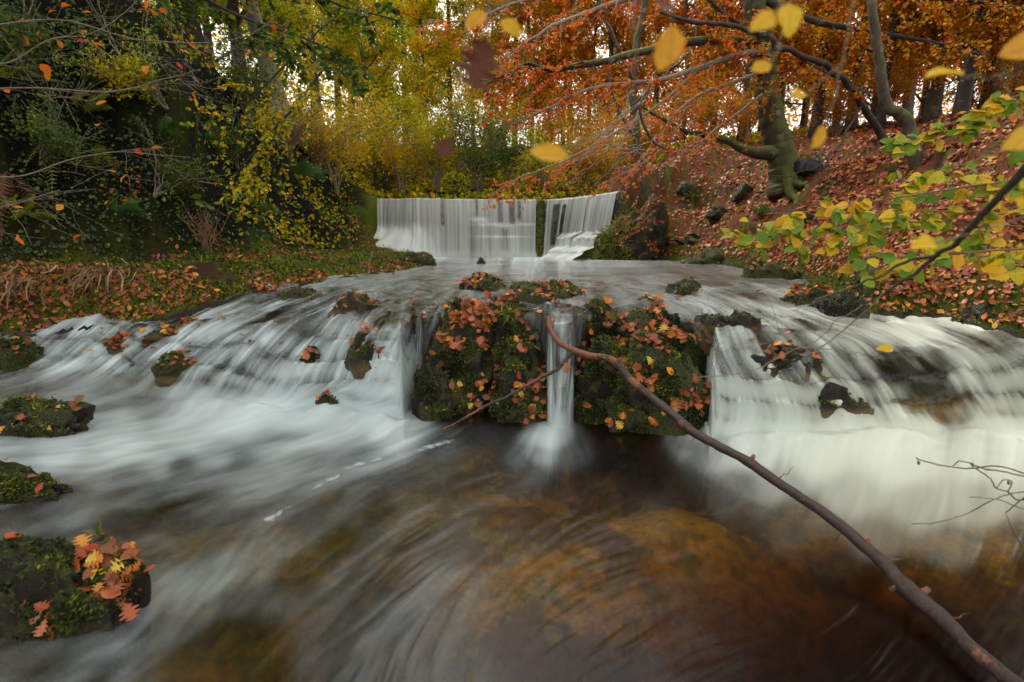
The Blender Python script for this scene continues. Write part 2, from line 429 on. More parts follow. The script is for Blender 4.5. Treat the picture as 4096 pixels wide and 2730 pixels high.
def _lp(p):
    if len(p) == 4:
        r = at_y(p[0], 400, p[3]); return np.array([r[0], p[3], p[2]])
    return at_z(*p)
_LA = []
for ln in LINES:
    w = np.array([_lp(p) for p in ln]); a = w[:, 0] / w[:, 1]
    _LA.append((a, w[:, 1], w[:, 2]))
def line_vals(a):
    D = np.stack([np.interp(a, A, Dd) for A, Dd, Z in _LA]); Z = np.stack([np.interp(a, A, Zz) for A, Dd, Zz in _LA])
    D[1] = D[1] + .10 * pnoise(a * 7, 0 * a, 1.5) + .04 * pnoise(a * 21, 0 * a, 1.5); D[3] = D[3] + .09 * pnoise(a * 9, 0 * a, 4.5) + .04 * pnoise(a * 25, 0 * a, 4.5); D[2] = D[2] + .07 * pnoise(a * 14, 0 * a, 7.5)
    for k in range(1, len(D)): D[k] = np.maximum(D[k], D[k - 1] + .05)
    return D, Z
def W0(x, y):
    """smooth water level (monotone cubic through the lines)"""
    sh = np.shape(x); x = np.ravel(x).astype(float); y = np.maximum(np.ravel(y).astype(float), .05)
    a = np.clip(x / y, -3, 3); D, Z = line_vals(a); K = len(D)
    h = np.diff(D, axis=0); dl = np.diff(Z, axis=0) / h
    m = np.zeros_like(D)
    for k in range(1, K - 1):
        p = dl[k - 1] * dl[k]
        m[k] = np.where(p > 0, 2 * p / (dl[k - 1] + dl[k] + 1e-9), 0)
    yy = np.clip(y, D[0], D[-1]); k = np.zeros(len(x), int)
    for j in range(1, K - 1): k += (yy > D[j])
    i = np.arange(len(x))
    d0, d1, z0, z1, m0, m1 = D[k, i], D[k + 1, i], Z[k, i], Z[k + 1, i], m[k, i], m[k + 1, i]
    t = (yy - d0) / (d1 - d0); H = d1 - d0
    z = (2*t**3 - 3*t**2 + 1) * z0 + (t**3 - 2*t**2 + t) * H * m0 + (-2*t**3 + 3*t**2) * z1 + (t**3 - t**2) * H * m1
    return z.reshape(sh)
def Wsurf(x, y):
    z = W0(x, y)
    act = sstep(0.02, .35, z) * (1 - sstep(.95, 1.05, z))     # the cascades are lumpier than the pools
    lump = fbm(x, y, 0.0, 3, 2.6)
    far = sstep(5, 9, y)
    stp = np.sin(z * (2 * np.pi / .19) + 4.0 * fbm(x, y, 6.0, 3, .9))
    return z + act * (.050 * lump + .026 * stp) + .003 * fbm(x, y, 5.0, 2, 3.5) + .02 * far * fbm(x * .6, y * .35, 2.0, 2, 2.0) * (1 - sstep(14, 17, y))

# ------------------------------------------------------------------ banks
def wp(px, py, z): p = at_z(px, py, z); return (p[0], p[1])
# shore vertices: x, y, water height, then the bank profile numbers
#  left : h1 first rise, w1 its width, w2 ledge width, hc cliff height, wc cliff width
LEFT = []
for (px, py, z, h1, w1, w2, hc, wc) in [(-160, 385, .0, 1.15, .55, .7, 5.5, 1.6), (0, 374, .0, 1.2, .65, .6, 5.5, 1.6), (62, 352, .2, 1.0, .7, .6, 5.3, 1.6),
        (110, 333, .45, .78, .7, .7, 5.2, 1.7), (160, 318, .62, .62, .9, .6, 5.0, 1.8), (210, 307, .74, .5, 1.1, .8, 5.0, 2.0),
        (260, 294, .86, .42, 1.3, 1.2, 4.6, 2.2), (310, 284, .95, .34, 1.4, 1.6, 4.2, 2.4), (360, 277, .98, .30, 1.3, 1.8, 3.8, 2.4), (400, 272, 1.0, .26, .9, 1.8, 3.6, 2.4), (432, 265, 1.04, .22, .8, 2.2, 3.6, 2.4)]:
    x, y = wp(px, py, z); LEFT.append((x, y, z, h1, w1, w2, hc, wc))
x, y = wp(434, 261, 1.05); LEFT.append((x, y, 1.05, .2, .6, 2.0, 3.6, 2.4))
LEFT.append((-3.4, y + 1.0, 1.08, .25, .5, 1.3, 3.6, 2.4))
LEFT.append((-3.8, 17.3, 1.08, .3, .5, .8, 3.6, 2.2)); LEFT.append((-4.85, 18.6, 1.1, .9, .4, .3, 3.2, 2.2)); LEFT.append((-5.0, 19.6, 3.2, .3, .5, .2, 2.6, 2.2))
LEFT.append((-4.2, 30, 3.4, .3, .8, 1.5, 4, 4)); LEFT.append((-3.0, 45, 3.4, .3, .8, 1.5, 4, 4))
LEFT = [(-16, -3, .0, 1.1, .8, 1, 5.5, 1.8), (-10.5, 3.2, .0, 1.1, .8, .8, 5.5, 1.8)] + LEFT
#  right: h1 first rise, w1, slope, width of the slope, upper slope
RIGHT = [(16, -3, .6, .2, .3, .5, 5, .1), (8.2, 2.4, .66, .2, .3, .5, 5, .1)]
for (px, py, z, h1, w1, sl, ws, us) in [(1150, 352, .70, .2, .3, .5, 5, .12), (1024, 334, .74, .2, .3, .52, 5, .12), (940, 316, .80, .18, .3, .56, 4.8, .12), (870, 308, .86, .16, .3, .6, 4.4, .12),
        (830, 296, .92, .15, .3, .65, 4.0, .12), (780, 274, 1.0, .15, .3, .7, 4.0, .12), (730, 266, 1.04, .15, .3, .72, 3.8, .15), (660, 260.5, 1.06, .2, .3, .7, 3.6, .15)]:
    x, y = wp(px, py, z); RIGHT.append((x, y, z, h1, w1, sl, ws, us))
RIGHT += [(3.5, 15.9, 1.08, .25, .3, .8, 3.2, .15), (2.6, 16.9, 1.08, .35, .4, 1.3, 1.9, .2), (2.15, 17.7, 1.08, .35, .4, 1.9, 1.3, .2), (2.35, 18.7, 1.1, .4, .4, 2.2, 1.2, .2), (3.6, 19.8, 3.2, .2, .5, .6, 3.5, .2), (4.6, 30, 3.4, .3, .8, .5, 4, .3), (4.0, 45, 3.4, .3, .8, .5, 4, .3)]
LEFT = np.array(LEFT); RIGHT = np.array(RIGHT)
POLY = np.vstack([LEFT[:, :2], RIGHT[::-1, :2]])
def inside(x, y):
    c = np.zeros(x.shape, bool); n = len(POLY)
    for i in range(n):
        x1, y1 = POLY[i]; x2, y2 = POLY[(i + 1) % n]
        if y1 == y2: continue
        cond = ((y1 > y) != (y2 > y)) & (x < (x2 - x1) * (y - y1) / (y2 - y1) + x1)
        c ^= cond
    return c
def near_shore(x, y, A):
    best = np.full(x.shape, 1e9); par = np.zeros(x.shape + (A.shape[1] - 2,)); ws_ = np.full(x.shape, 1e-9)
    for i in range(len(A) - 1):
        a, b = A[i, :2], A[i + 1, :2]; d = b - a; L2 = d @ d
        t = np.clip(((x - a[0]) * d[0] + (y - a[1]) * d[1]) / L2, 0, 1)
        q = np.hypot(x - a[0] - t * d[0], y - a[1] - t * d[1])
        best = np.minimum(best, q); w = (q + .05) ** -5.0; ws_ = ws_ + w
        par = par + w[..., None] * (A[i, 2:] * (1 - t[..., None]) + A[i + 1, 2:] * t[..., None])
    return best, par / ws_[..., None]
def depth_map(x, y):
    """depth of the water over the bed"""
    z = W0(x, y)
    px, py = x, y
    d = .10 + .22 * (1 - sstep(.0, .2, z))
    pool = (1 - sstep(.0, .1, z))
    deep = np.exp(-(((x - 1.5) / .9) ** 2 + ((y - 1.2) / .8) ** 2)) * 2.6       # black hole by the camera's right foot
    deep2 = np.exp(-(((x - .5) / .55) ** 2 + ((y - 1.2) / .35) ** 2)) * .5
    deep3 = np.exp(-(((x + .55) / .28) ** 2 + ((y - 1.55) / .5) ** 2)) * .7
    deep4 = np.exp(-(((x - .8) / .9) ** 2 + ((y - 3.7) / .6) ** 2)) * .35
    return d + pool * (.12 * fbm(x, y, 3.0, 3, 1.4) + deep + deep2 + deep3 + deep4)
def ground_z(x, y, detail=True):
    x = np.asarray(x, float); y = np.asarray(y, float)
    ins = inside(x, y)
    dl, pl = near_shore(x, y, LEFT); dr, pr = near_shore(x, y, RIGHT)
    nz = fbm(x, y, 1.0, 4, .9); nf = fbm(x, y, 8.0, 4, 4.0)
    s = dl * (1 + .0 * nz)
    zs, h1, w1, w2, hc, wc = [pl[..., i] for i in range(6)]
    led = zs + h1 * sstep(0, 1, s / w1) ** .8 + .05 * np.clip(s - w1, 0, w2)
    cl = s - w1 - w2 + .35 * nz
    zl = led + hc * sstep(0, 1, cl / wc) * .8 + .55 * np.clip(cl - wc * .5, 0, 9)
    zl = zl + .10 * nz + .05 * nf * np.minimum(s / .2, 1)
    s = dr
    zs, h1, w1, sl, ws, us = [pr[..., i] for i in range(6)]
    zr = zs + h1 * sstep(0, 1, s / w1) + sl * np.minimum(s, ws) + us * np.clip(s - ws, 0, 30)
    zr = zr + (.16 * nz + .05 * nf) * np.minimum(s / .5, 1) + .14 * np.sin((s + .5 * nz) * 5.2) * np.minimum(s / .5, 1)
    zo = np.where(dl < dr, zl, zr)
    zb = Wsurf(x, y) - depth_map(x, y) * sstep(0, .35, np.minimum(dl, dr))
    cob = np.abs(pnoise(x * 4.5, y * 4.5, 2.0)); zb = zb + .05 * (.5 - cob) * 1.0 + .02 * nf
    up = 2.9 + .30 * np.clip(y - 19, 0, 40) + .35 * nz
    zi = np.where(y > 19.5, up, zb)
    z = np.where(ins, zi, zo)
    # the valley closes behind the weir
    hill = 2.5 + .36 * np.clip(y - 20, 0, 17) + .02 * np.clip(y - 37, 0, 200) + .25 * nz
    z = np.where(y > 20, np.maximum(z, hill), z)
    cap = 8.5 + .7 * nz
    return np.where((z > cap), cap + (z - cap) * .12, z)
def hit(px, py, fn=None, d0=1.0, d1=90.0):
    fn = fn or ground_z
    r = ray(px, py); d = np.exp(np.linspace(math.log(d0), math.log(d1), 900)); t = d / r[1]
    X, Y, Z = r[0] * t, d, CAMZ + r[2] * t
    g = fn(X, Y); k = np.nonzero(Z < g)[0]
    i = k[0] if len(k) else len(d) - 1
    return np.array([X[i], Y[i], float(g[i])])
# ------------------------------------------------------------------ terrain mesh
def grid_faces(nr, nc):
    i = np.arange(nr - 1)[:, None] * nc + np.arange(nc - 1)[None, :]
    return np.stack([i, i + 1, i + nc + 1, i + nc], -1).reshape(-1, 4)
def terrain(name, a0, a1, na, d0, d1, nd):
    A = np.linspace(a0, a1, na); D = np.exp(np.linspace(math.log(d0), math.log(d1), nd))
    d, a = np.meshgrid(D, A, indexing='ij'); x = np.sin(a) * d; y = np.cos(a) * d
    return x, y
def ground_col(x, y, z):
    ins = inside(x, y); dl, pl = near_shore(x, y, LEFT); dr, pr = near_shore(x, y, RIGHT)
    n1 = fbm(x, y, 4.0, 4, 1.6); n2 = fbm(x, y, z, 3, 7.0)
    soil = np.array([.050, .026, .014]); moss = np.array([.085, .11, .010]); dark = np.array([.006, .007, .005]); litter = np.array([.13, .045, .022])
    bed1 = np.array([.62, .40, .09]); bed2 = np.array([.17, .10, .045]); bed3 = np.array([.30, .27, .22])
    c = np.zeros(x.shape + (3,)); L = dl < dr
    def mix(a, b, t): t = np.clip(t, 0, 1)[..., None]; return a * (1 - t) + b * t
    wl = pl[..., 2] + pl[..., 3]
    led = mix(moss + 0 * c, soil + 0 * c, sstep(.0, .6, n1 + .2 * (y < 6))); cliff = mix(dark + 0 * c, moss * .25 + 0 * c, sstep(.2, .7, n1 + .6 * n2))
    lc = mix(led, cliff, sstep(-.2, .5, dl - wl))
    rc = mix(litter + 0 * c, soil + 0 * c, sstep(0, .5, n1)); rc = mix(rc, moss + 0 * c, sstep(.25, .5, n2 + .3 * n1) * .8)
    rc = mix(moss * .5 + .0 * c, rc, sstep(.05, .5, dr))
    far = sstep(20, 30, y); fc = np.array([.06, .045, .015])
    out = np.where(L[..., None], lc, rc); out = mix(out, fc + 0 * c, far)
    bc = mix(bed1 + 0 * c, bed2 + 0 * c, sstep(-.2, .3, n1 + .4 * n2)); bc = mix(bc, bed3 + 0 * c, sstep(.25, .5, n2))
    bc = mix(bc, bc * .35 + np.array([.035, .042, .048]), sstep(.1, -.7, x + .35 * n1) * (1 - .0))  # left bed painted slate grey, standing in for the water's bluish reflection
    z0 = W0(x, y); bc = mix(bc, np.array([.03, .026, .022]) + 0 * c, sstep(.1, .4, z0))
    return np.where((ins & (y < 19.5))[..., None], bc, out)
m, t, N, L = nmat('ground_earth')
a = attr(t, 'gcol'); tc = N('ShaderNodeTexCoord')
n1 = noise(t, 16, 8, .7, tc.outputs['Object']); n2 = noise(t, 3, 4, .6, tc.outputs['Object'])
f = ramp(t, [(.25, (.35, .35, .35)), (.75, (1.6, 1.6, 1.6))]); L(n1, f.inputs[0])
mx = N('ShaderNodeMix'); mx.data_type = 'RGBA'; mx.blend_type = 'MULTIPLY'; mx.inputs[0].default_value = 1
L(a.outputs['Color'], mx.inputs[6]); L(f.outputs[0], mx.inputs[7])
p = N('ShaderNodeBsdfPrincipled'); L(mx.outputs[2], p.inputs['Base Color']); p.inputs['Roughness'].default_value = .8; p.inputs['Specular IOR Level'].default_value = .12
b = N('ShaderNodeBump'); b.inputs['Strength'].default_value = 1; b.inputs['Distance'].default_value = .05; L(n1, b.inputs['Height']); L(b.outputs[0], p.inputs['Normal'])
o = N('ShaderNodeOutputMaterial'); L(p.outputs[0], o.inputs[0]); M['ground'] = m
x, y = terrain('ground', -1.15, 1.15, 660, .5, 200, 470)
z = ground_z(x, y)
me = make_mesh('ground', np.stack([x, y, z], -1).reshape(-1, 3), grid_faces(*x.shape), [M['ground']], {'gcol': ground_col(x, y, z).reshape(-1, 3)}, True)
link('ground', me, kind='structure')
# the rest of the gorge floor round and behind the camera, reaching the horizon
x, y = terrain('g', 1.15, 2 * math.pi - 1.15, 140, .5, 200, 60)
z = np.where(np.hypot(x, y) < 9, -.9, -.9 + .25 * (np.hypot(x, y) - 9).clip(0, 30))
z[:, 0] = ground_z(x[:, 0], y[:, 0]); z[:, -1] = ground_z(x[:, -1], y[:, -1])
for k in range(1, 12):
    w = (12 - k) / 12
    z[:, k] = z[:, 0] * w + z[:, k] * (1 - w); z[:, -1 - k] = z[:, -1] * w + z[:, -1 - k] * (1 - w)
me = make_mesh('ground_behind', np.stack([x, y, z], -1).reshape(-1, 3), grid_faces(*x.shape), [M['ground']], {'gcol': np.tile([.05, .03, .015], (x.size, 1))}, True)
link('far_ground', me, kind='structure')

# ------------------------------------------------------------------ water surface with foam drawn out along the flow
NA = 840
rows = [(0, 270), (1, 60), (2, 70), (3, 40), (4, 70), (5, 50), (6, 22), (7, 6)]
av = np.linspace(-1.42, 1.46, NA)
D, Z = line_vals(av)
D[0] = 1.12 + 0 * D[0]
dd = []
for k, n in rows:
    s = np.linspace(0, 1, n, endpoint=False)[:, None]
    if k == 0:
        D1s = D[1].copy()
        for _ in range(900): D1s[1:-1] = (D1s[:-2] + D1s[1:-1] * 2 + D1s[2:]) / 4
        dd.append(np.exp(np.log(D[0]) * (1 - s) + np.log(D1s * (1 - s ** 5) + D[1] * s ** 5) * s)) ; continue
    if k == 0: dd.append(np.exp(np.log(D[0]) * (1 - s) + np.log(D[1]) * s))
    else: dd.append(D[k] * (1 - s) + D[k + 1] * s)
d = np.concatenate(dd); NT = len(d)
for it in range(3): d[1:-1] = (d[:-2] + 2 * d[1:-1] + d[2:]) / 4
for it in range(8): d[:, 1:-1] = (d[:, :-2] + 2 * d[:, 1:-1] + d[:, 2:]) / 4
X = av[None, :] * d; Y = d; Zw = Wsurf(X, Y)
PX, PY = proj(X, Y, Zw)
FLOW = [(500,262,-.2,.5),(560,270,.1,.5),(430,270,-1,.25),(380,285,-1,.3),(300,298,-1,.35),(230,312,-1,.45),(150,330,-.8,.5),(90,345,-.7,.6),
 (640,270,1,.25),(700,285,1,.3),(770,300,1,.35),(850,315,1,.3),(950,330,1,.35),(1024,350,1,.6),(540,285,-.05,.6),
 (420,320,-.35,1),(400,370,-.35,1),(360,340,-.5,1),(330,370,-.45,1),(280,340,-.7,.7),(250,380,-.55,1),(200,350,-.8,.7),(180,385,-.6,1),(120,365,-.7,.6),(80,385,-.9,.4),
 (560,340,0,1),(560,400,-.05,1),(540,425,-.3,1),(720,340,.3,1),(710,400,.05,1),(760,360,.55,.8),(780,400,.35,1),(850,370,.7,.8),(860,410,.5,1),(930,370,.75,.7),(950,410,.6,1),(1000,380,.6,1),(1020,420,.4,1),
 (400,415,-.9,.3),(330,420,-1,.2),(250,430,-1,.22),(150,440,-1,.12),(50,450,-1,.08),(60,400,-1,.2),(0,420,-1,.15),(120,410,-1,.25),
 (350,460,-1,.3),(250,480,-1,.3),(150,490,-1,.3),(50,510,-1,.35),(420,470,-.9,.4),(350,520,-.8,.55),(250,560,-.7,.75),(180,620,-.7,.7),(100,660,-.8,.5),(0,640,-1,.4),(60,580,-1,.3),
 (440,540,-.75,.5),(380,600,-.75,.6),(300,650,-.7,.7),(480,620,-.4,.8),(430,670,-.3,1),(520,560,-.6,.5),(490,480,-.9,.3),(500,440,-.8,.4),
 (545,450,-.1,1),(520,450,-.7,.8),(570,450,.5,.8),(600,500,-.9,.4),(650,500,-.9,.5),(700,470,-.6,.7),(620,560,-1,.3),(700,560,-1,.4),(600,640,-.9,.6),(760,640,-1,.4),
 (740,440,-.4,1),(800,450,-.3,1),(870,460,-.2,1),(950,460,-.1,1),(1020,470,-.2,1),(800,520,-.5,.8),(880,530,-.3,.9),(960,540,-.3,.9),(900,620,-.6,.7),(1000,640,-.5,.8)]
FOAM = [(x_, y_, 12, 0.) for x_ in (446, 465, 485, 505, 525, 600, 620, 640, 660, 680) for y_ in (335, 355, 375, 395, 412)] + [(x_, 258.6, 7, .9) for x_ in range(395, 600, 12)] + [ # px, py, radius, value
 (480,259,40,.55),(560,259,40,.5),(640,262,40,.35),(700,266,40,.35),(500,268,40,.28),(600,268,40,.25),(440,275,40,.35),(660,275,30,.4),(740,275,40,.4),(400,285,30,.5),(350,290,30,.55),(450,292,25,.4),(300,298,25,.6),(250,305,25,.6),(200,318,20,.55),
 (590,283,20,.25),(620,285,20,.35),(650,292,20,.45),(700,292,20,.5),(640,302,14,.18),(600,300,20,.1),(670,308,12,.5),(700,302,14,.6),(520,300,15,.08),(450,305,12,.25),(430,312,10,.4),
 (150,330,18,.5),(110,345,14,.6),(130,355,14,.55),(80,360,15,.6),(170,350,14,.55),(100,375,15,.55),(210,345,18,.55),(250,330,20,.5),(300,325,20,.55),(350,325,18,.55),(400,322,12,.42),
 (270,355,15,.6),(240,365,15,.55),(310,350,15,.6),(330,365,14,.68),(300,375,14,.8),(280,385,14,.85),(200,372,14,.7),(170,380,16,.7),(230,388,16,.75),(345,350,12,.72),
 (395,345,12,.7),(410,340,10,.7),(390,370,14,.9),(400,390,14,.97),(375,395,14,.97),(410,365,10,.85),(340,392,12,.75),(320,385,12,.6),
 (560,330,8,.5),(560,350,8,.75),(558,380,8,.8),(556,410,8,.85),(550,425,9,.92),(545,440,13,.88),(540,455,13,.62),(515,462,14,.3),(575,455,12,.28),(530,475,16,.22),
 (715,345,10,.8),(705,370,12,.85),(715,400,14,.9),(735,360,12,.55),(740,385,14,.85),(760,370,14,.55),(770,400,16,.88),(800,350,15,.5),(800,410,16,.85),(830,395,16,.82),(790,330,14,.55),(755,340,12,.4),
 (850,340,16,.62),(880,330,16,.7),(740,318,14,.7),(780,316,14,.75),(820,322,14,.7),(860,318,14,.7),(900,322,16,.78),(950,325,18,.75),(1000,335,18,.65),(920,340,16,.78),(970,345,18,.82),
 (850,375,13,.6),(870,400,13,.75),(885,415,10,.8),(910,365,16,.32),(920,385,20,.0),(945,398,16,.0),(900,372,14,.02),(900,395,13,.15),(930,372,14,.02),(955,408,10,.1),(960,380,14,.5),(985,370,16,.78),(1010,390,18,.8),(1000,415,16,.85),(960,410,10,.5),
 (700,430,14,.88),(740,432,15,.95),(790,432,15,.98),(850,435,15,1.0),(920,435,15,1.0),(1000,435,18,.98),(760,455,18,.9),(820,460,22,.92),(900,465,25,.92),(980,460,25,.85),(720,455,14,.7),(690,450,12,.45),
 (850,495,22,.72),(920,505,24,.72),(980,500,22,.68),(780,485,18,.62),(740,485,14,.4),(720,510,18,.22),(800,520,22,.28),(880,540,22,.42),(950,550,22,.35),(1010,545,16,.2),(830,560,22,.12),(900,590,30,.04),(1000,600,30,.0),(965,615,20,0),(1010,650,20,0),(1030,600,20,0),(980,680,20,0),(1040,670,20,0),(940,640,20,0),(990,575,14,.05),(1030,565,14,.08),(930,585,22,0),(1005,575,20,.02),(1020,630,30,0),(880,590,25,0),(960,650,40,0),(800,620,40,0),(700,640,50,0),
 (600,500,30,.05),(640,470,22,.03),(660,520,26,.14),(620,540,26,.12),(600,600,40,.0),(700,560,30,.05),(480,440,20,.16),(450,440,16,.3),(500,470,22,.12),(470,480,22,.12),(440,462,14,.25),
 (420,420,12,.7),(380,418,16,.92),(330,412,18,.9),(280,412,18,.92),(230,420,18,.88),(180,430,18,.85),(120,440,18,.85),(60,450,18,.82),(0,458,22,.75),(100,395,15,.55),(60,395,15,.5),(30,405,15,.35),(150,400,14,.45),(0,395,20,.35),
 (400,435,14,.75),(340,436,16,.72),(280,445,16,.6),(220,450,14,.72),(160,458,14,.7),(90,470,16,.6),(20,478,16,.5),(180,468,10,.3),(240,462,10,.35),(300,465,16,.5),(360,460,16,.5),(130,485,16,.42),(250,485,20,.42),(200,500,20,.38),(70,505,20,.32),(350,485,18,.38),
 (330,500,14,.32),(300,520,20,.3),(250,530,20,.34),(180,525,20,.2),(120,530,16,.2),(30,535,20,.22),(170,545,12,.35),(220,570,16,.42),(190,600,18,.45),(160,620,18,.4),(250,560,14,.38),(280,545,14,.4),
 (400,490,14,.14),(380,510,12,.08),(340,545,14,.05),(300,570,14,.1),(360,560,20,.18),(420,540,22,.22),(460,530,22,.2),(420,580,25,.26),(350,600,20,.22),(460,600,25,.24),(400,640,30,.24),(340,660,25,.2),(460,670,30,.2),(620,480,20,0),(700,520,24,0),(570,520,20,0),(560,490,12,0),(520,640,25,.1),(240,600,14,.25),
 (230,640,16,.03),(200,655,18,.1),(130,640,20,.35),(80,660,25,.3),(30,640,25,.3),(180,630,12,.35),(250,665,20,.03),(500,520,22,.12),(530,560,26,.1)]
def rbf(px, py, pts, k=1.0):
    num = 0; den = 1e-9
    for q in pts:
        r2 = ((px - q[0]) ** 2 + ((py - q[1]) * 1.25) ** 2) / (q[2] * k) ** 2
        w = 1 / (.15 + r2) ** 2 * np.exp(-np.minimum(r2 / 14, 30)) + 1e-7 / (1 + r2)
        num = num + w * q[3]; den = den + w
    return num / den
pxf = PX.astype(np.float32); pyf = PY.astype(np.float32)
num = np.zeros((2,) + PX.shape, np.float32); den = np.zeros(PX.shape, np.float32) + 1e-9
for fx, fy, ux, uy in FLOW:
    r2 = ((pxf - fx) ** 2 + ((pyf - fy) * 1.6) ** 2) / 30.0 ** 2
    w = 1 / (.3 + r2) ** 2; l = math.hypot(ux, uy)
    num[0] += w * ux / l; num[1] += w * uy / l; den += w
VX, VY = num[0] / den, num[1] / den
l = np.hypot(VX, VY) + 1e-6; VX /= l; VY /= l
F0 = rbf(pxf, pyf, FOAM)
def rbf_smooth(A, n):
    for _ in range(n):
        A[1:-1] = (A[:-2] + A[1:-1] * 2 + A[2:]) / 4; A[:, 1:-1] = (A[:, :-2] + A[:, 1:-1] * 2 + A[:, 2:]) / 4
    return A
z00 = W0(X, Y); act0 = sstep(.02, .3, z00) * (1 - sstep(.93, 1.03, z00)); F0 = F0 + .20 * act0 * np.cos(z00 * (2 * np.pi / .19) + 4.0 * fbm(X, Y, 6.0, 3, .9))
F0 = rbf_smooth(F0, 6)
# pixel steps -> grid steps
PXi, PXj = np.gradient(PX); PYi, PYj = np.gradient(PY)
det = PXi * PYj - PXj * PYi
det = np.where(np.abs(det) < .05, np.where(det < 0, -.05, .05), det)
GI = (VX * PYj - VY * PXj) / det; GJ = (-VX * PYi + VY * PXi) / det
gl = np.hypot(GI, GJ); kcl = np.minimum(1, 3.0 / (gl + 1e-6)); GI *= kcl; GJ *= kcl
GI = GI.astype(np.float32); GJ = GJ.astype(np.float32)
def bil(A, i, j):
    i = np.clip(i, 0, A.shape[0] - 1.001); j = np.clip(j, 0, A.shape[1] - 1.001)
    i0 = i.astype(np.int32); j0 = j.astype(np.int32); u = i - i0; v = j - j0
    k = i0 * A.shape[1] + j0; a = A.ravel()
    return (a[k] * (1 - v) + a[k + 1] * v) * (1 - u) + (a[k + A.shape[1]] * (1 - v) + a[k + A.shape[1] + 1] * v) * u
def lic(Nz, steps, h=1.0, stack=None):
    I0, J0 = np.meshgrid(np.arange(NT, dtype=np.float32), np.arange(NA, dtype=np.float32), indexing='ij')
    tot = [A.copy() for A in Nz]; cnt = 1.0
    for sg in (1, -1):
        I, J = I0.copy(), J0.copy()
        for s in range(steps):
            gi = bil(GI, I, J); gj = bil(GJ, I, J)
            I += sg * h * gi; J += sg * h * gj
            np.clip(I, 0, NT - 1.01, out=I); np.clip(J, 0, NA - 1.01, out=J)
            w = math.cos(math.pi / 2 * s / steps)
            for q, A in enumerate(Nz): tot[q] += w * bil(A, I, J)
            if sg == 1: cnt += 2 * w
    return [A / cnt for A in tot]
nr = np.random.default_rng(5)
na = nr.standard_normal((NT, NA)).astype(np.float32)
nb = rbf_smooth(nr.standard_normal((NT, NA)).astype(np.float32), 3); nc = rbf_smooth(nr.standard_normal((NT, NA)).astype(np.float32), 24)
La, Lb = lic([na, nb], 22, 1.0)
Lc, Fl = lic([nc, F0.astype(np.float32)], 24, 2.0)
def nrmz(A): A = A - A.mean(); return A / (A.std() + 1e-9)
La, Lb, Lc = [np.clip(nrmz(A_), -2.2, 2.2) * (1 - .8 * sstep(850, 950, PX) * sstep(550, 600, PY)) for A_ in (La, Lb, Lc)]
Fm = .8 * F0 + .2 * Fl; cas_ = sstep(.03, .2, W0(X, Y))
str_ = (.10 + .22 * cas_) * La + .38 * Lb + .75 * Lc
amp = .17 * (1 - .80 * sstep(.72, .98, Fm)) * (.12 + .88 * sstep(.06, .38, Fm))
cas0 = sstep(.03, .2, W0(X, Y)); mid0 = cas0 * (1 - sstep(.80, .97, W0(X, Y)))
foam = Fm * (.95 - .12 * cas0) + amp * (.72 + .28 * cas0 + 1.1 * mid0) * (1 - .6 * sstep(520, 620, PX) * (1 - cas0) * sstep(455, 480, PY)) * (1 - .9 * sstep(860, 940, PX) * sstep(555, 590, PY)) * str_ * .72
foam = np.clip(foam, 0, 1)
foam = np.clip((foam - .03) / .97, 0, 1) ** 1.75
# a thin ragged line of froth between the white water and the amber pool
fl = [(452,440,),(425,448),(395,455),(365,462),(345,472),(325,482),(310,492),(290,506),(268,520)]
fx = np.interp(np.linspace(0, 1, 60), np.linspace(0, 1, len(fl)), [q[0] for q in fl]); fy = np.interp(np.linspace(0, 1, 60), np.linspace(0, 1, len(fl)), [q[1] for q in fl])
dm = np.full(PX.shape, 1e9)
for q0, q1 in zip(fx, fy): dm = np.minimum(dm, (PX - q0) ** 2 + ((PY - q1) * 1.4) ** 2)
dm = np.sqrt(dm) + 3.5 * pnoise(X * 14, Y * 14, 1.0) + 3 * pnoise(X * 5, Y * 5, 1.0)
froth = (1 - sstep(.0, 4.5, dm)) * sstep(-.9, .5, pnoise(X * 22, Y * 22, 7.0) + .1) * .6
foam = np.maximum(foam, froth)
cas = sstep(.03, .2, W0(X, Y)) * (1 - sstep(.9, 1.0, W0(X, Y)))
foot = np.exp(-((Y - line_vals(X[0] / Y[0])[0][1][None, :] + .10) / .22) ** 2) * sstep(.4, .9, Fm) * sstep(18, 50, np.abs(PX - 560))
zz = Zw + foot * (.07 + .06 * fbm(X, Y, 3.0, 3, 3.0)) + (.003 + .005 * cas) * (.6 * Lc + .25 * Lb) * np.minimum(Y / 3, 2) + .035 * (foam - .4).clip(0, 1) * sstep(.5, 1, Fm) * (1 - cas) * (1 + .3 * fbm(X, Y, 0.0, 2, 4.0))
dep = depth_map(X, Y)
dlx, _ = near_shore(X, Y, LEFT); drx, _ = near_shore(X, Y, RIGHT); inx = inside(X, Y)
keep = inx | (np.minimum(dlx, drx) < .9)
fc = grid_faces(NT, NA)
kf = keep.ravel()[fc].all(1)
fc = fc[kf]
warm = sstep(560, 900, PX) * .8
m, t, N, L = nmat('stream_water')
af = attr(t, 'foam').outputs['Fac']; ad = attr(t, 'depth').outputs['Fac']; aw = attr(t, 'warm').outputs['Fac']; al = attr(t, 'streak').outputs['Fac']
cmb = N('ShaderNodeCombineColor')
for i, k in enumerate((1.05, 1.45, 6.0)):
    e = mathn(t, 'POWER', 2.71828, mathn(t, 'MULTIPLY', ad, -k)); L(e, cmb.inputs[i])
tr = N('ShaderNodeBsdfTransparent'); L(cmb.outputs[0], tr.inputs[0])
gl = N('ShaderNodeBsdfGlossy'); gl.inputs['Roughness'].default_value = .24; gl.inputs['Color'].default_value = (.9, .95, 1, 1)
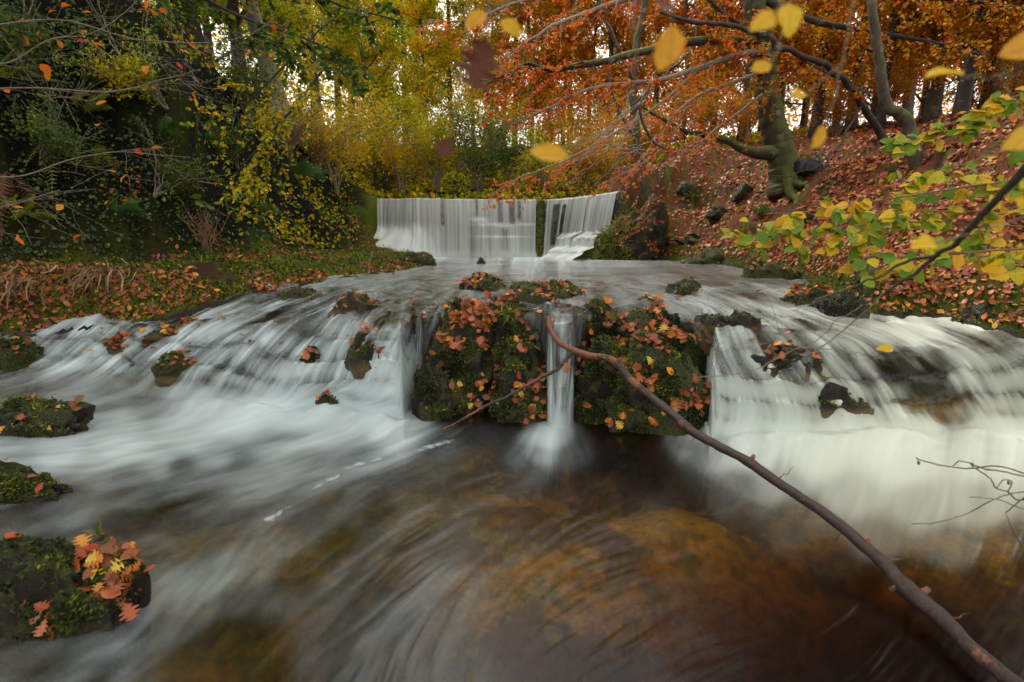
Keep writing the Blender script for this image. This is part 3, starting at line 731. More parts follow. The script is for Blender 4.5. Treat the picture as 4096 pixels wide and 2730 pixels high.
b = N('ShaderNodeBump'); b.inputs['Strength'].default_value = .22; b.inputs['Distance'].default_value = .005; L(al, b.inputs['Height'])
L(b.outputs[0], gl.inputs['Normal'])
fr = N('ShaderNodeFresnel'); fr.inputs[0].default_value = 1.33
mg = N('ShaderNodeMixShader'); L(fr.outputs[0], mg.inputs[0]); L(tr.outputs[0], mg.inputs[1]); L(gl.outputs[0], mg.inputs[2])
fo = N('ShaderNodeBsdfPrincipled'); fo.inputs['Roughness'].default_value = .55; fo.inputs['Specular IOR Level'].default_value = .3
L(mixc(t, aw, (.56, .66, .70), (.57, .61, .51)), fo.inputs['Base Color'])
mo = N('ShaderNodeMixShader'); L(af, mo.inputs[0]); L(mg.outputs[0], mo.inputs[1]); L(fo.outputs[0], mo.inputs[2])
o = N('ShaderNodeOutputMaterial'); L(mo.outputs[0], o.inputs[0]); M['water'] = m
stk = .12 * La + .3 * Lb + .9 * Lc
me = make_mesh('stream_water', np.stack([X, Y, zz], -1).reshape(-1, 3), fc, [m], {'foam': foam.ravel(), 'depth': dep.ravel(), 'warm': warm.ravel(), 'streak': (stk * (.25 + .75 * cas0) * (1 - .85 * sstep(840, 920, PX) * sstep(545, 590, PY))).ravel()}, True)
link('stream_water', me, kind='structure')
# the pool goes on round the camera
xx, yy = terrain('p', 0, 2 * math.pi, 64, .0001, 7, 30)
yy = np.minimum(yy, 1.15)
me = make_mesh('pool_water', np.stack([xx, yy, np.full(xx.shape, -.012)], -1).reshape(-1, 3), grid_faces(*xx.shape), [M['water']], {'foam': np.zeros(xx.size), 'depth': np.full(xx.size, .8), 'warm': np.zeros(xx.size), 'streak': np.zeros(xx.size)}, True)
link('pool_water', me, kind='structure')
def hitw(px, py): return hit(px, py, lambda X_, Y_: Wsurf(X_, Y_), 1.0, 18)

# ------------------------------------------------------------------ the weir and its curtain of water
ZL = 3.22
lip = [at_z(px, py, ZL) for px, py in [(378, 199.5), (388, 199.5), (410, 199), (450, 199.5), (500, 200), (537, 200.3), (560, 199.5), (580, 197.5), (600, 195), (620, 192)]]
lipc = curve(lip, 140)
seg = np.r_[0, np.cumsum(np.linalg.norm(np.diff(lipc[:, :2], axis=0), axis=1))]; WL = seg[-1]
tang = np.gradient(lipc, axis=0); tang /= np.linalg.norm(tang, axis=1)[:, None]
outn = np.stack([tang[:, 1], -tang[:, 0], 0 * seg], -1)      # towards the camera
def wall_pt(s, z, off=0.0):
    x_ = np.interp(s, seg, lipc[:, 0]); y_ = np.interp(s, seg, lipc[:, 1])
    nx = np.interp(s, seg, outn[:, 0]); ny = np.interp(s, seg, outn[:, 1])
    o_ = off + .10 * (ZL - z)
    return np.stack([x_ + nx * o_, y_ + ny * o_, z + 0 * s], -1)
weir = thing('stone_weir', 'dark stone weir wall behind the broad white curtain of falling water', 'weir', tuple(wall_pt(np.array([WL / 2]), np.array([1.0]))[0]))
wo = np.array(weir.location)
ss, vv = np.meshgrid(np.linspace(0, WL, 100), np.linspace(0.6, ZL - .03, 12), indexing='ij')
P = wall_pt(ss.ravel(), vv.ravel(), -.12)
back = make_mesh('wall_core', P - wo, grid_faces(100, 12), [M['stone_dark']])
link('wall_core', back, weir)
def block_mesh(seed, w, h, dp):
    q = np.random.default_rng(seed)
    n = 4; V = []
    g = np.array([(i, j) for i in (-1, -.86, .86, 1) for j in (-1, -.8, .8, 1)], float)
    V = np.zeros((16, 3)); V[:, 0] = g[:, 0] * w / 2; V[:, 2] = g[:, 1] * h / 2
    inner = (np.abs(g[:, 0]) < 1) & (np.abs(g[:, 1]) < 1)
    V[:, 1] = np.where(inner, -dp + q.uniform(-.03, .03, 16), 0)
    return make_mesh('stone_block', V + q.normal(size=V.shape) * .006, grid_faces(4, 4)[:, ::-1], [M['stone_wall']], None, True)
blocks = [block_mesh(i, .52, .27, .07) for i in range(5)]
ns = int(WL / .56)
for r_ in range(8):
    for i in range(ns):
        s_ = (i + .5 + .5 * (r_ % 2)) * .56
        if s_ > WL - .2: continue
        z_ = 1.05 + r_ * .285
        p_ = wall_pt(np.array([s_]), np.array([z_]), -.08)[0] - wo
        o_ = link('stone_block', blocks[(i * 3 + r_) % 5], weir, p_)
        tx = np.interp(s_, seg, tang[:, 0]); ty = np.interp(s_, seg, tang[:, 1])
        o_.rotation_euler = (0, 0, math.atan2(ty, tx)); o_.scale = (1, 1, 1)
# mossy upright pier between the two curtains
def s_at(px):
    q = [proj(*wall_pt(np.array([s]), np.array([2.2]), .1)[0])[0] for s in seg]
    return float(np.interp(px, q, seg))
s1 = s_at(540.5)
pier = thing('weir_pier', 'narrow mossy stone pier standing between the two curtains of the weir', 'pier', tuple(wall_pt(np.array([s1]), np.array([1.0]), .1)[0]))
q_ = np.random.default_rng(4)
for i in range(8):
    z_ = 1.08 + i * .275
    V = np.array([[sx * .135, sy * .18, sz * .135] for sz in (-1, 1) for sx, sy in ((-1, -1), (1, -1), (1, 1), (-1, 1))]) + q_.normal(size=(8, 3)) * .012
    F = np.array([[0, 1, 2, 3][::-1], [4, 5, 6, 7], [0, 1, 5, 4], [1, 2, 6, 5], [2, 3, 7, 6], [3, 0, 4, 7]])
    pz = wall_pt(np.array([s1]), np.array([z_]), .12)[0]
    link('pier_stone', make_mesh('pier_stone', V, F, [M['stone_green']]), pier, pz - np.array(pier.location))
n = 900; P = wall_pt(np.full(n, s1) + q_.uniform(-.12, .12, n), q_.uniform(1.1, 3.25, n), .33)
link('pier_moss', cloud_mesh('pier_moss', P - np.array(pier.location), rand_frames(n, np.array([0, -1, -.2]), .6, q_, np.array([0, -.3, -1])), q_.uniform(.03, .09, n), 'tiny', M['grass'], q_), pier, kind='stuff')

# curtain
NS, NV = 440, 70
s_, v_ = np.meshgrid(np.linspace(0, WL, NS), np.linspace(-.08, 1, NV), indexing='ij')
z_ = ZL - (ZL - 1.05) * np.clip(v_, 0, 1) + .035 * fbm(s_ * 1.6, 0, 5.0, 3) * (1 - np.clip(v_, 0, 1))
pxs = np.interp(s_, seg, [proj(*wall_pt(np.array([s]), np.array([2.2]), .1)[0])[0] for s in seg])
vc = np.clip(v_, 0, 1)
apL = (1 - sstep(388, 450, pxs)); apR = sstep(556, 575, pxs)
apron = apL * 1.5 * sstep(.42, 1, vc + .10 * pnoise(pxs * .12, vc * 3, 0.0)) ** 1.2 + apR * (.9 + .5 * pnoise(pxs * .15, 0, 4.0)) * (.5 * sstep(.58, .68, vc + .05 * pnoise(pxs * .3, 0, 1.0)) + .5 * sstep(.8, .88, vc + .05 * pnoise(pxs * .3, 0, 6.0)) + .4 * sstep(.9, 1, vc))
stepm = np.exp(-((pxs - 505) / 22) ** 2) * .22 * (sstep(.40, .46, vc + .02 * pnoise(pxs * .2, 0, 0)) + .5 * sstep(.62, .66, vc)) + np.exp(-((pxs - 480) / 10) ** 2) * .12 * sstep(.3, .4, vc)
off = .10 + .20 * np.sqrt(vc) + apron + stepm + .02 * pnoise(s_ * 7, vc * .8, 0.0) + .012 * pnoise(s_ * 25, vc * .8, 0.0)
off = off - .25 * (v_ < 0) * (-v_ / .08)
Pc = wall_pt(s_.ravel(), (z_ + .02).ravel(), off.ravel())
sw = s_ + .05 * vc * pnoise(s_ * 1.5, 0, 3.0) + .25 * apL * sstep(.4, 1, vc) * 0
st1 = pnoise(sw * 6, vc * .35, 1.0); st2 = pnoise(sw * 17, vc * .5, 2.0); st3 = pnoise(sw * 40, vc * .6, 3.0); st4 = pnoise(sw * 2.0, vc * .2, 9.0)
den_ = .66 + .34 * st1 + .32 * st2 + .26 * st3 + .24 * st4
den_ += .42 * sstep(.80, 1.0, vc) + .7 * apL * sstep(.35, .6, vc) + .45 * apR * sstep(.65, .8, vc) - .16 * np.exp(-((vc - .45) / .3) ** 2) + .3 * stepm * 2
lipb = .22 * (1 - sstep(0, .12, vc)); den_ = den_ - lipb * .6
def gap(c, w, v0=0, v1=1, k=1.0):
    return k * np.exp(-((pxs - c) / w) ** 4) * sstep(v0 - .04, v0 + .03, vc) * (1 - sstep(v1 - .05, v1 + .03, vc))
den_ -= gap(443, 1.6, 0, .45) + gap(541, 4.2, 0, .93, 3) + gap(556.5, 3.0, .1, .78, 1.2) + gap(564, 1.8, .12, .78, 1.2) + gap(500, 2.5, 0, .4, .6) + gap(512, 3.0, .05, .42, .9) + gap(519, 1.6, 0, .35, .8) + gap(503, 4, .5, .9, .4) + gap(477, 1.5, .0, .3, .5)
den_ = np.clip(den_, 0, 1) ** .9
den_ *= sstep(.0, .03, v_ + .08)
m, t, N, L = nmat('falling_water')
ad_ = attr(t, 'dens').outputs['Fac']
tr = N('ShaderNodeBsdfTransparent'); tr.inputs[0].default_value = (.92, .95, .95, 1)
gl = N('ShaderNodeBsdfGlossy'); gl.inputs['Roughness'].default_value = .3
m0 = N('ShaderNodeMixShader'); m0.inputs[0].default_value = .10; L(tr.outputs[0], m0.inputs[1]); L(gl.outputs[0], m0.inputs[2])
df = N('ShaderNodeBsdfPrincipled'); df.inputs['Base Color'].default_value = (.80, .86, .87, 1); df.inputs['Roughness'].default_value = .6
tl = N('ShaderNodeBsdfTranslucent'); tl.inputs[0].default_value = (.80, .86, .87, 1)
m2 = N('ShaderNodeMixShader'); m2.inputs[0].default_value = .35; L(df.outputs[0], m2.inputs[1]); L(tl.outputs[0], m2.inputs[2])
m1 = N('ShaderNodeMixShader'); L(ad_, m1.inputs[0]); L(m0.outputs[0], m1.inputs[1]); L(m2.outputs[0], m1.inputs[2])
o = N('ShaderNodeOutputMaterial'); L(m1.outputs[0], o.inputs[0])
link('waterfall_water', make_mesh('waterfall_water', Pc, grid_faces(NS, NV), [m], {'dens': den_.ravel()}, True), kind='structure')
# ------------------------------------------------------------------ scattering helpers
def gnormal(x, y):
    e = .06; zx = ground_z(x + e, y) - ground_z(x - e, y); zy = ground_z(x, y + e) - ground_z(x, y - e)
    n = np.stack([-zx, -zy, np.full(x.shape, 2 * e)], -1); return n / np.linalg.norm(n, axis=-1)[:, None]
def scatter(n, px0, px1, d0, d1, cond, q):
    a = q.uniform((px0 - 512) / FP, (px1 - 512) / FP, n); d = np.exp(q.uniform(math.log(d0), math.log(d1), n))
    x = a * d; y = d
    dl, pl = near_shore(x, y, LEFT); dr, pr = near_shore(x, y, RIGHT); ins = inside(x, y)
    k = cond(x, y, dl, dr, ins, pl, pr); x, y = x[k], y[k]
    return np.stack([x, y, ground_z(x, y)], -1), gnormal(x, y)
def blade(): 
    V = np.array([[-.035, 0, 0], [.035, 0, 0], [-.03, .4, .10], [.03, .4, .10], [-.02, .75, .02], [.02, .75, .02], [0, 1, -.16]])
    return V, np.array([[0, 1, 3], [0, 3, 2], [2, 3, 5], [2, 5, 4], [4, 5, 6]])
TEMPL['blade'] = blade()
def unit_leaf(kind, seed, mat):
    V, F = leaf_template(kind, seed)
    return make_mesh('leaf', V, F, [mat], {'lu': V[:, 0], 'lv': V[:, 1]}, True)
def place_leaf(o, P, Fr, size):
    Mx = Matrix(((*Fr[0], 0), (*Fr[1], 0), (*Fr[2], 0), (0, 0, 0, 1)))
    q = Mx.to_quaternion()
    o.rotation_mode = 'QUATERNION'; o.rotation_quaternion = q; o.location = tuple(P); o.scale = (size,) * 3

# ------------------------------------------------------------------ leaf litter, moss, grass on the banks (nobody could count them)
q = np.random.default_rng(21)
def litter(name, n, px0, px1, d0, d1, cond, kind, s0, s1, mat='leaf_litter', lift=.012, spread=.35, seed=1, rnd=None):
    q = np.random.default_rng(seed)
    P, Nn = scatter(n, px0, px1, d0, d1, cond, q); m_ = len(P)
    P = P + Nn * q.uniform(0, lift * 2, (m_, 1))
    return link(name, cloud_mesh(name, P, rand_frames(m_, Nn, spread, q), q.uniform(s0, s1, m_), kind, M[mat], q, None if rnd is None else rnd(q, m_)), kind='stuff')
rb = lambda x, y, dl, dr, ins, pl, pr: (~ins) & (dr < dl) & (dr > .12) & (fbm(x, y, 4.0, 3, .9) + .25 * fbm(x, y, 2.0, 2, 5) > -.42)
o = litter('leaf_litter_near_right', 42000, 560, 1180, 3.4, 8.5, rb, 'small', .045, .09, seed=1); o.name = 'leaf_litter'
o = litter('leaf_litter', 9000, 850, 1180, 3.4, 6.5, lambda x, y, dl, dr, ins, pl, pr: (~ins) & (dr < dl) & (dr > .03), 'small', .045, .09, seed=71)
o = litter('leaf_litter', 60000, 560, 1130, 8.5, 26, rb, 'ivy', .07, .12, seed=2)
lb = lambda x, y, dl, dr, ins, pl, pr: (~ins) & (dl < dr) & (dl > .05) & (dl < pl[..., 2] + pl[..., 3] + .6) & (fbm(x, y, 4.0, 3, 1.3) > -.45 + .45 * (y > 6.5))
o = litter('leaf_litter', 44000, -60, 440, 4.8, 19, lb, 'small', .05, .10, seed=3)
o = litter('leaf_litter', 34000, 150, 800, 18, 45, lambda x, y, dl, dr, ins, pl, pr: y > 20, 'tiny', .12, .25, 'leaf_mixed', .1, .8, seed=4)
cl = lambda x, y, dl, dr, ins, pl, pr: (~ins) & (dl < dr) & (dl > pl[..., 2] + pl[..., 3] + .1) & (fbm(x, y, 14.0, 3, 1.0) > -.3)
o = litter('ivy_cover', 46000, -80, 420, 5.5, 22, cl, 'ivy', .03, .075, 'leaf_ivy', .05, .6, seed=5, rnd=lambda q, n: q.random(n) ** 1.3)
o = litter('ivy_cover', 15000, 150, 420, 9, 24, lambda x, y, dl, dr, ins, pl, pr: (~ins) & (dl < dr) & (dl > pl[..., 2] + pl[..., 3] + .3) & (np.random.default_rng(3).random(x.shape) < sstep(190, 310, 512 + FP * x / y + 40 * fbm(x, y, 3.0, 3, 1.0))), 'tiny', .07, .14, 'leaf_mixed', .15, .9, seed=6)
# moss: short upright tufts on the ledge and at the foot of the right bank
def mossy(name, n, px0, px1, d0, d1, cond, h0, h1, kind='tiny', mat='moss_tuft', seed=1, spread=.5):
    q = np.random.default_rng(seed)
    P, Nn = scatter(n, px0, px1, d0, d1, cond, q); m_ = len(P)
    up = Nn + np.array([0, 0, .3]); side = q.normal(size=(m_, 3))
    Fr = rand_frames(m_, side, .0, q, up)
    return link(name, cloud_mesh(name, P, Fr, q.uniform(h0, h1, m_), kind, M[mat], q), kind='stuff')
mossy('moss', 90000, -60, 440, 4.8, 19, lambda x, y, dl, dr, ins, pl, pr: (~ins) & (dl < dr) & (dl < pl[..., 2] + pl[..., 3] + .8) & (fbm(x, y, 4.0, 4, 1.6) < .35), .022, .06, seed=7)
mossy('moss', 50000, 560, 1130, 3.4, 17, lambda x, y, dl, dr, ins, pl, pr: (~ins) & (dr < dl) & ((dr < .35) | (fbm(x, y, z=3.0, o=3, s=1.1) > .38)), .02, .05, seed=8)
mossy('grass', 9000, 200, 445, 8, 18, lambda x, y, dl, dr, ins, pl, pr: (~ins) & (dl < dr) & (dl < pl[..., 2] + .8) & (fbm(x, y, 2.0, 3, 1.3) > -.05), .08, .2, 'blade', 'grass', 9)
mossy('grass', 5000, 560, 660, 14.5, 19.5, lambda x, y, dl, dr, ins, pl, pr: (~ins) & (dr < dl) & (dr < 1.3) & (fbm(x, y, 2.0, 3, 1.3) > -.35), .12, .3, 'blade', 'grass', 10)

# ------------------------------------------------------------------ boulders
ICO = {}
def ico(sub):
    if sub not in ICO:
        import bmesh
        b = bmesh.new(); bmesh.ops.create_icosphere(b, subdivisions=sub, radius=1)
        ICO[sub] = (np.array([v.co[:] for v in b.verts]), np.array([[v.index for v in f.verts] for f in b.faces])); b.free()
    return ICO[sub]
ROCKS = {}
def rock(name, label, px0, px1, top, base, zb=None, depth=.8, mat='stone_moss', sub=4, seed=0, flat=.0, boxy=.82, rough=.30, tufts=0, tuftmat='moss_tuft', group=None, cat='boulder', lean=0.0, taper=.16, back=.0):
    pc = (px0 + px1) / 2
    if zb is None:
        h_ = hitw(pc, base) if proj(*hitw(pc, base))[1] > 0 else hit(pc, base); zb = h_[2] ; fy = h_[1]; 
    else: fy = at_z(pc, base, zb)[1]
    w0 = (px1 - px0) / 2 / FP * fy * 1.02; ry = w0 * depth; yc = fy + ry * .8
    rx = (px1 - px0) / 2 / FP * yc
    zt = at_y(pc, top, yc)[2]; xc = at_y(pc, base, yc)[0]
    hgt = max(zt - zb, .03); rz = hgt / 2 + .18 * max(1, hgt); zc = zt - rz
    V, F = ico(sub); V = V.copy()
    n_ = V.copy(); V = np.sign(V) * np.abs(V) ** boxy; V /= np.maximum(1, np.linalg.norm(V, axis=1)[:, None] * .86)
    s = seed * 7.7
    nz = fbm(n_[:, 0] + s, n_[:, 1], n_[:, 2] + s, 4, 1.1); nf = fbm(n_[:, 0] * 1 + s, n_[:, 1], n_[:, 2] * 1, 4, 4.5)
    rdg = 1 - 2 * np.abs(pnoise(n_[:, 0] * 2.1 + s, n_[:, 1] * 2.1, n_[:, 2] * 2.1)); nh = fbm(n_[:, 0] + s, n_[:, 1], n_[:, 2], 3, 14.0)
    V = V * (1 + rough * nz + rough * .35 * nf + .16 * (rdg - .5) + .025 * nh * (sub > 4))[:, None]
    P = V * [rx, ry, rz]
    # ledges: slanting beds of the rock
    P[:, 2] += .025 * np.sin((P[:, 2] * 1.0 + P[:, 0] * .5) * 28 + 3 * nz) * (rz > .2)
    P[:, 0] *= 1 - taper * P[:, 2] / rz; P[:, 0] += lean * P[:, 2]; P[:, 1] += back * (P[:, 2] + rz)
    P[:, :2] *= (1 - .5 * np.clip((zb - .03 - P[:, 2] - zc) / .3, 0, 1))[:, None]
    mesh = make_mesh(name, P, F, [M[mat]], {'sunk': 1 - sstep(-.05, .015, P[:, 2] + zc - zb)}, True)
    o_ = link(name, mesh, None, (xc, yc, zc), label=label, category=cat, group=group)
    W_ = P + [xc, yc, zc]
    tri = W_[F]; cr = np.cross(tri[:, 1] - tri[:, 0], tri[:, 2] - tri[:, 0]); A_ = np.linalg.norm(cr, axis=1); nn = cr / (A_[:, None] + 1e-12)
    ROCKS[label] = (tri, nn, A_, o_, zb)
    if tufts:
        q = np.random.default_rng(seed + 900)
        Pq, Nq = rock_pts(label, tufts, q, lambda n, p: (p[:, 2] > zb) & (fbm(p[:, 0], p[:, 1], p[:, 2], 3, 3.5) + .5 * n[:, 2] > .12) & (n[:, 1] < .5))
        Fr = rand_frames(len(Pq), q.normal(size=(len(Pq), 3)), 0, q, Nq * .8 + np.array([0, -.15, -.25]))
        sc = .3 + .7 * min(1, fy / 5)
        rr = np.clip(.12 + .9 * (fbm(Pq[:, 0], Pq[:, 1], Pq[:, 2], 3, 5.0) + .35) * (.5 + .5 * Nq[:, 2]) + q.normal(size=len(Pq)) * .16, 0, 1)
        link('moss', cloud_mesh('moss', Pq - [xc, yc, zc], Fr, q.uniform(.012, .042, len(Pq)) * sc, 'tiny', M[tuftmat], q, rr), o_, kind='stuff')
    return o_
def rock_pts(label, n, q, cond=None):
    tri, nn, A_, o_, zb = ROCKS[label]
    k = q.choice(len(A_), n, p=A_ / A_.sum()); u = q.random((n, 2)); f = u.sum(1) > 1; u[f] = 1 - u[f]
    p = tri[k, 0] + u[:, :1] * (tri[k, 1] - tri[k, 0]) + u[:, 1:] * (tri[k, 2] - tri[k, 0]); no = nn[k]
    if cond is not None: c = cond(no, p); p, no = p[c], no[c]
    return p, no
HERO = [ # label, px0, px1, top, base, zb, depth, mat, seed, tufts, kw
 ('broad dark mossy boulder left of the narrow chute, its flat top heaped with leaves', 414, 506, 318, 414, 0, .55, 'stone_moss', 3, 15000, dict(boxy=1.0, lean=.14, taper=.22, back=.2)),
 ('upright mossy boulder with a grass tuft, just left of the top of the narrow chute', 474, 536, 303, 388, .18, .7, 'stone_moss', 5, 9000, dict(boxy=.95, back=.15)),
 ('low rounded mossy boulder at the left foot of the narrow chute', 488, 554, 350, 422, 0, .75, 'stone_moss', 8, 9000, dict(boxy=.9, back=.1)),
 ('largest mossy boulder, domed and leaf strewn, right of the narrow chute', 572, 714, 310, 408, .05, .55, 'stone_moss', 12, 24000, dict(boxy=.95, taper=.2, back=.16)),
 ('bright green mossy boulder bulging at the right front of the largest boulder', 610, 706, 354, 436, 0, .5, 'stone_green', 15, 17000, dict(boxy=.92, back=.12)),
 ('dark wet boulder under the bend of the long branch, right foot of the chute', 568, 640, 344, 426, 0, .6, 'stone_moss', 19, 9000, dict(boxy=.92, back=.15)),
 ('leafy mossy boulder sloping back between the branch tip and the largest boulder', 570, 632, 308, 372, .3, .7, 'stone_moss', 50, 7000, dict(boxy=.9, back=.1)),
 ('dark mossy boulder at the top left of the outcrop, wet at its left side', 436, 486, 306, 352, .45, .9, 'stone_moss', 51, 6000, dict(boxy=.9)),
 ('small black wet rock at the left foot of the outcrop', 414, 452, 372, 420, 0, .8, 'stone_moss', 52, 3000, dict(boxy=.95)),
]
for lb_, a0, a1, tp, bs, zb, dp, mt, sd_, tf, kw in HERO:
    rock('boulder', lb_, a0, a1, tp, bs, zb, dp, mt, 5, sd_, tufts=int(tf * 1.3), **kw)
SMALL = [
 ('small leaf covered rock between the left cascade and the steep little fall', 352, 388, 311, 364, None, .8, 'stone_moss', 21, 2600),
 ('dark wet rock at the foot of the left cascade, below the leaf covered rock', 322, 350, 374, 402, None, .7, 'stone_dark', 22, 900),
 ('two humped dark rock with leaves on its top, in the water left of centre', 335, 371, 289, 311, None, .7, 'stone_dark', 23, 900),
 ('small rock crowned with orange leaves in the upper stream, nearest the weir centre', 465, 504, 270, 291, None, .8, 'stone_moss', 24, 1500),
 ('low leafy islet of mossy rock in the middle of the upper stream', 514, 580, 275, 297, None, .7, 'stone_moss', 25, 3000),
 ('flat mossy slab below the leafy islet, reaching towards the boulders', 500, 560, 290, 308, None, .5, 'stone_green', 26, 2600),
 ('round dark moss topped rock standing alone in the right of the upper stream', 671, 699, 273, 294, None, .9, 'stone_dark', 27, 1500),
 ('smooth dark rock half under water, right behind the largest boulder', 704, 752, 303, 326, None, .6, 'stone_dark', 28, 700),
 ('long dark rock ridge with a few leaves splitting the right cascade', 742, 812, 330, 372, None, .5, 'stone_dark', 29, 1200),
 ('dark broken rock below the ridge in the right cascade', 786, 852, 366, 410, None, .5, 'stone_dark', 30, 900),
 ('dark mossy rock at the right shore, behind the leaf covered hazel twigs', 793, 822, 279, 304, None, .8, 'stone_moss', 31, 1500),
 ('low dark rock on the right shore next to a spout of white water', 812, 862, 292, 318, None, .6, 'stone_dark', 32, 900),
 ('small leafy rock high in the left cascade', 116, 141, 328, 351, None, .8, 'stone_moss', 33, 900),
 ('narrow leaf covered rock streaked along the top of the left cascade', 158, 216, 317, 336, None, .5, 'stone_moss', 34, 1200),
 ('leaf covered rock standing in the middle of the left cascade', 165, 199, 340, 377, None, .8, 'stone_moss', 35, 1500),
 ('small dark rock with leaves just above the left cascade foot', 304, 326, 342, 364, None, .7, 'stone_moss', 36, 700),
 ('mossy rock shelf at the far left water edge', -14, 46, 343, 372, None, .6, 'stone_green', 37, 2500),
 ('flat mossy rock with brown leaves in the left pool, at the picture edge', -20, 88, 404, 436, None, .35, 'stone_moss', 38, 4500),
 ('low wet rock with one yellow leaf, at the left edge below the flat mossy rock', -25, 62, 472, 502, None, .35, 'stone_moss', 39, 4500),
 ('mossy foreground rock at the lower left, crowned with red brown oak leaves', -30, 140, 546, 634, 0, .42, 'stone_moss', 40, 11000),
 ('smaller mossy foreground rock leaning out from the lower left rock', 88, 152, 558, 616, 0, .5, 'stone_moss', 41, 6000),
 ('low mossy stone at the right shore below the fern', 688, 738, 251, 264, None, .6, 'stone_green', 42, 1800),
 ('second low mossy stone along the right shore', 742, 792, 262, 278, None, .6, 'stone_green', 43, 1800),
 ('grey slab of rock leaning out of the right bank by the weir', 562, 600, 243, 258, None, .6, 'stone_moss', 44, 900),
 ('tiny dark stone breaking the water in front of the weir', 476, 486, 259, 264, None, .8, 'stone_dark', 45, 0),
 ('mossy hummock at the tip of the left bank', 396, 436, 254, 266, None, .7, 'stone_green', 46, 1500),
 ('dark stone by the left bank where the upper stream narrows', 282, 318, 286, 300, None, .6, 'stone_moss', 47, 900),
 ('mossy stone under the leaning hazel stem on the right shore', 850, 905, 268, 306, None, .7, 'stone_green', 48, 2500),
 ('dark mossy stone at the right picture edge above the white water', 960, 1040, 290, 330, None, .6, 'stone_moss', 49, 2500),
]
for i, (lb_, a0, a1, tp, bs, zb, dp, mt, sd_, tf) in enumerate(SMALL):
    if zb is None and bs > 285 and a1 < 860 and a0 > 60: w_ = (a1 - a0) * .18; a0 -= w_; a1 += w_; tp += (bs - tp) * .38; dp *= 1.3
    rock('rock', lb_, a0, a1, tp, bs, zb, dp, mt, 5 if a1 - a0 > 60 else 4, sd_, tufts=int(tf * 1.5), cat='rock', rough=.3, **({'taper': -.12} if i in (17, 18, 19, 20) else {}))
o_ = rock('rock', 'grassy mossy shoulder of the right bank hugging the right end of the weir', 600, 672, 212, 260, 1.08, .4, 'stone_moss', 5, 60, tufts=1500, cat='rock', rough=.5, boxy=.85, taper=.40, lean=.25)
qg = np.random.default_rng(61); GRASSY = 1; LBg = 'grassy mossy shoulder of the right bank hugging the right end of the weir'
Pg, Ng = rock_pts(LBg, 7000, qg, lambda n, p: (n[:, 1] < .3) & (proj(p[:, 0], p[:, 1], p[:, 2])[0] < 624 + 16 * fbm(p[:, 0], p[:, 1], p[:, 2], 2, 2.0)))
link('grass', cloud_mesh('grass', Pg - np.array(o_.location), rand_frames(len(Pg), qg.normal(size=(len(Pg), 3)), 0, qg, Ng + np.array([-.3, -.3, -.1])), qg.uniform(.12, .35, len(Pg)), 'blade', M['grass'], qg, .35 + .55 * qg.random(len(Pg))), o_, kind='stuff')
rock('rock', 'dark mossy rock shoulder at the left end of the weir', 350, 389, 200, 256, 1.1, .6, 'stone_moss', 4, 62, tufts=2500, cat='rock', rough=.25, taper=.25)
LATE = [LBg]
# slabs and bosses of rock in the right bank
for i, (px, py, w, h, lb_) in enumerate([(722, 214, 14, 9, 'small slanting rock face bare of leaves on the right bank, left of the fern'), (745, 195, 10, 14, 'upright rock boss among leaves on the right bank, below the mossy beech'), (705, 240, 26, 8, 'low grey slab at the foot of the right bank, left of the fern'), (806, 215, 22, 12, 'dark rock shelf on the right bank right of the fern'), (930, 270, 26, 10, 'dark boss of rock half buried in leaves at the right'), (688, 190, 12, 10, 'mossy boss of rock behind the thin leaning tree')]):
    p_ = hit(px, py); V, F = ico(3); n_ = V
    V = np.sign(V) * np.abs(V) ** .6
    P = V * (1 + .45 * fbm(V[:, 0] + i * 5, V[:, 1], V[:, 2], 4, 1.3))[:, None] * [w / FP * p_[1] * .8, w / FP * p_[1] * .8, h / FP * p_[1] * .7]
    P = P @ np.array([[.9, 0, -.44], [0, 1, 0], [.44, 0, .9]]); P[:, 2] -= .12 * w / 14; P[:, 1] += .12
    link('bank_rock', make_mesh('bank_rock', P, F, [M['stone_moss']], None, False), None, p_, label=lb_, category='rock')

# ---- leaves lying on the rocks: the largest are things of their own, the rest is litter
LSHORT = {HERO[0][0]: 'broad dark boulder left of the chute', HERO[1][0]: 'upright boulder with the grass tuft', HERO[2][0]: 'low rounded boulder left of the chute', HERO[3][0]: 'largest boulder', HERO[4][0]: 'bright green boulder', HERO[5][0]: 'dark boulder under the branch bend', HERO[6][0]: 'sloping boulder behind the branch', HERO[7][0]: 'boulder topping the outcrop at its left', SMALL[19][0]: 'big foreground rock', SMALL[20][0]: 'leaning foreground rock', SMALL[17][0]: 'flat rock in the left pool', SMALL[18][0]: 'low rock at the left edge'}
LCOL = []
for cn, c_ in (('yellow', (.62, .42, .05)), ('orange', (.52, .15, .015)), ('bright orange', (.66, .24, .02)), ('red', (.38, .045, .015)), ('brown', (.16, .06, .025)), ('tan', (.33, .16, .07)), ('pinkish brown', (.28, .09, .045)), ('russet', (.28, .075, .02))):
    LCOL.append((cn, leaf_mat(cn.replace(' ', '_') + '_fallen_leaf', [(0, tuple(v * .75 for v in c_)), (1, tuple(min(v * 1.15, .9) for v in c_))], True, trans=.12, rough=.35)))
LBOX = {}; LUSED = set()
LT = [unit_leaf('oak', s, M['leaf_fallen_obj']) for s in (1, 2, 3, 4)] + [unit_leaf('beech', s, M['leaf_fallen_obj']) for s in (5, 6)]
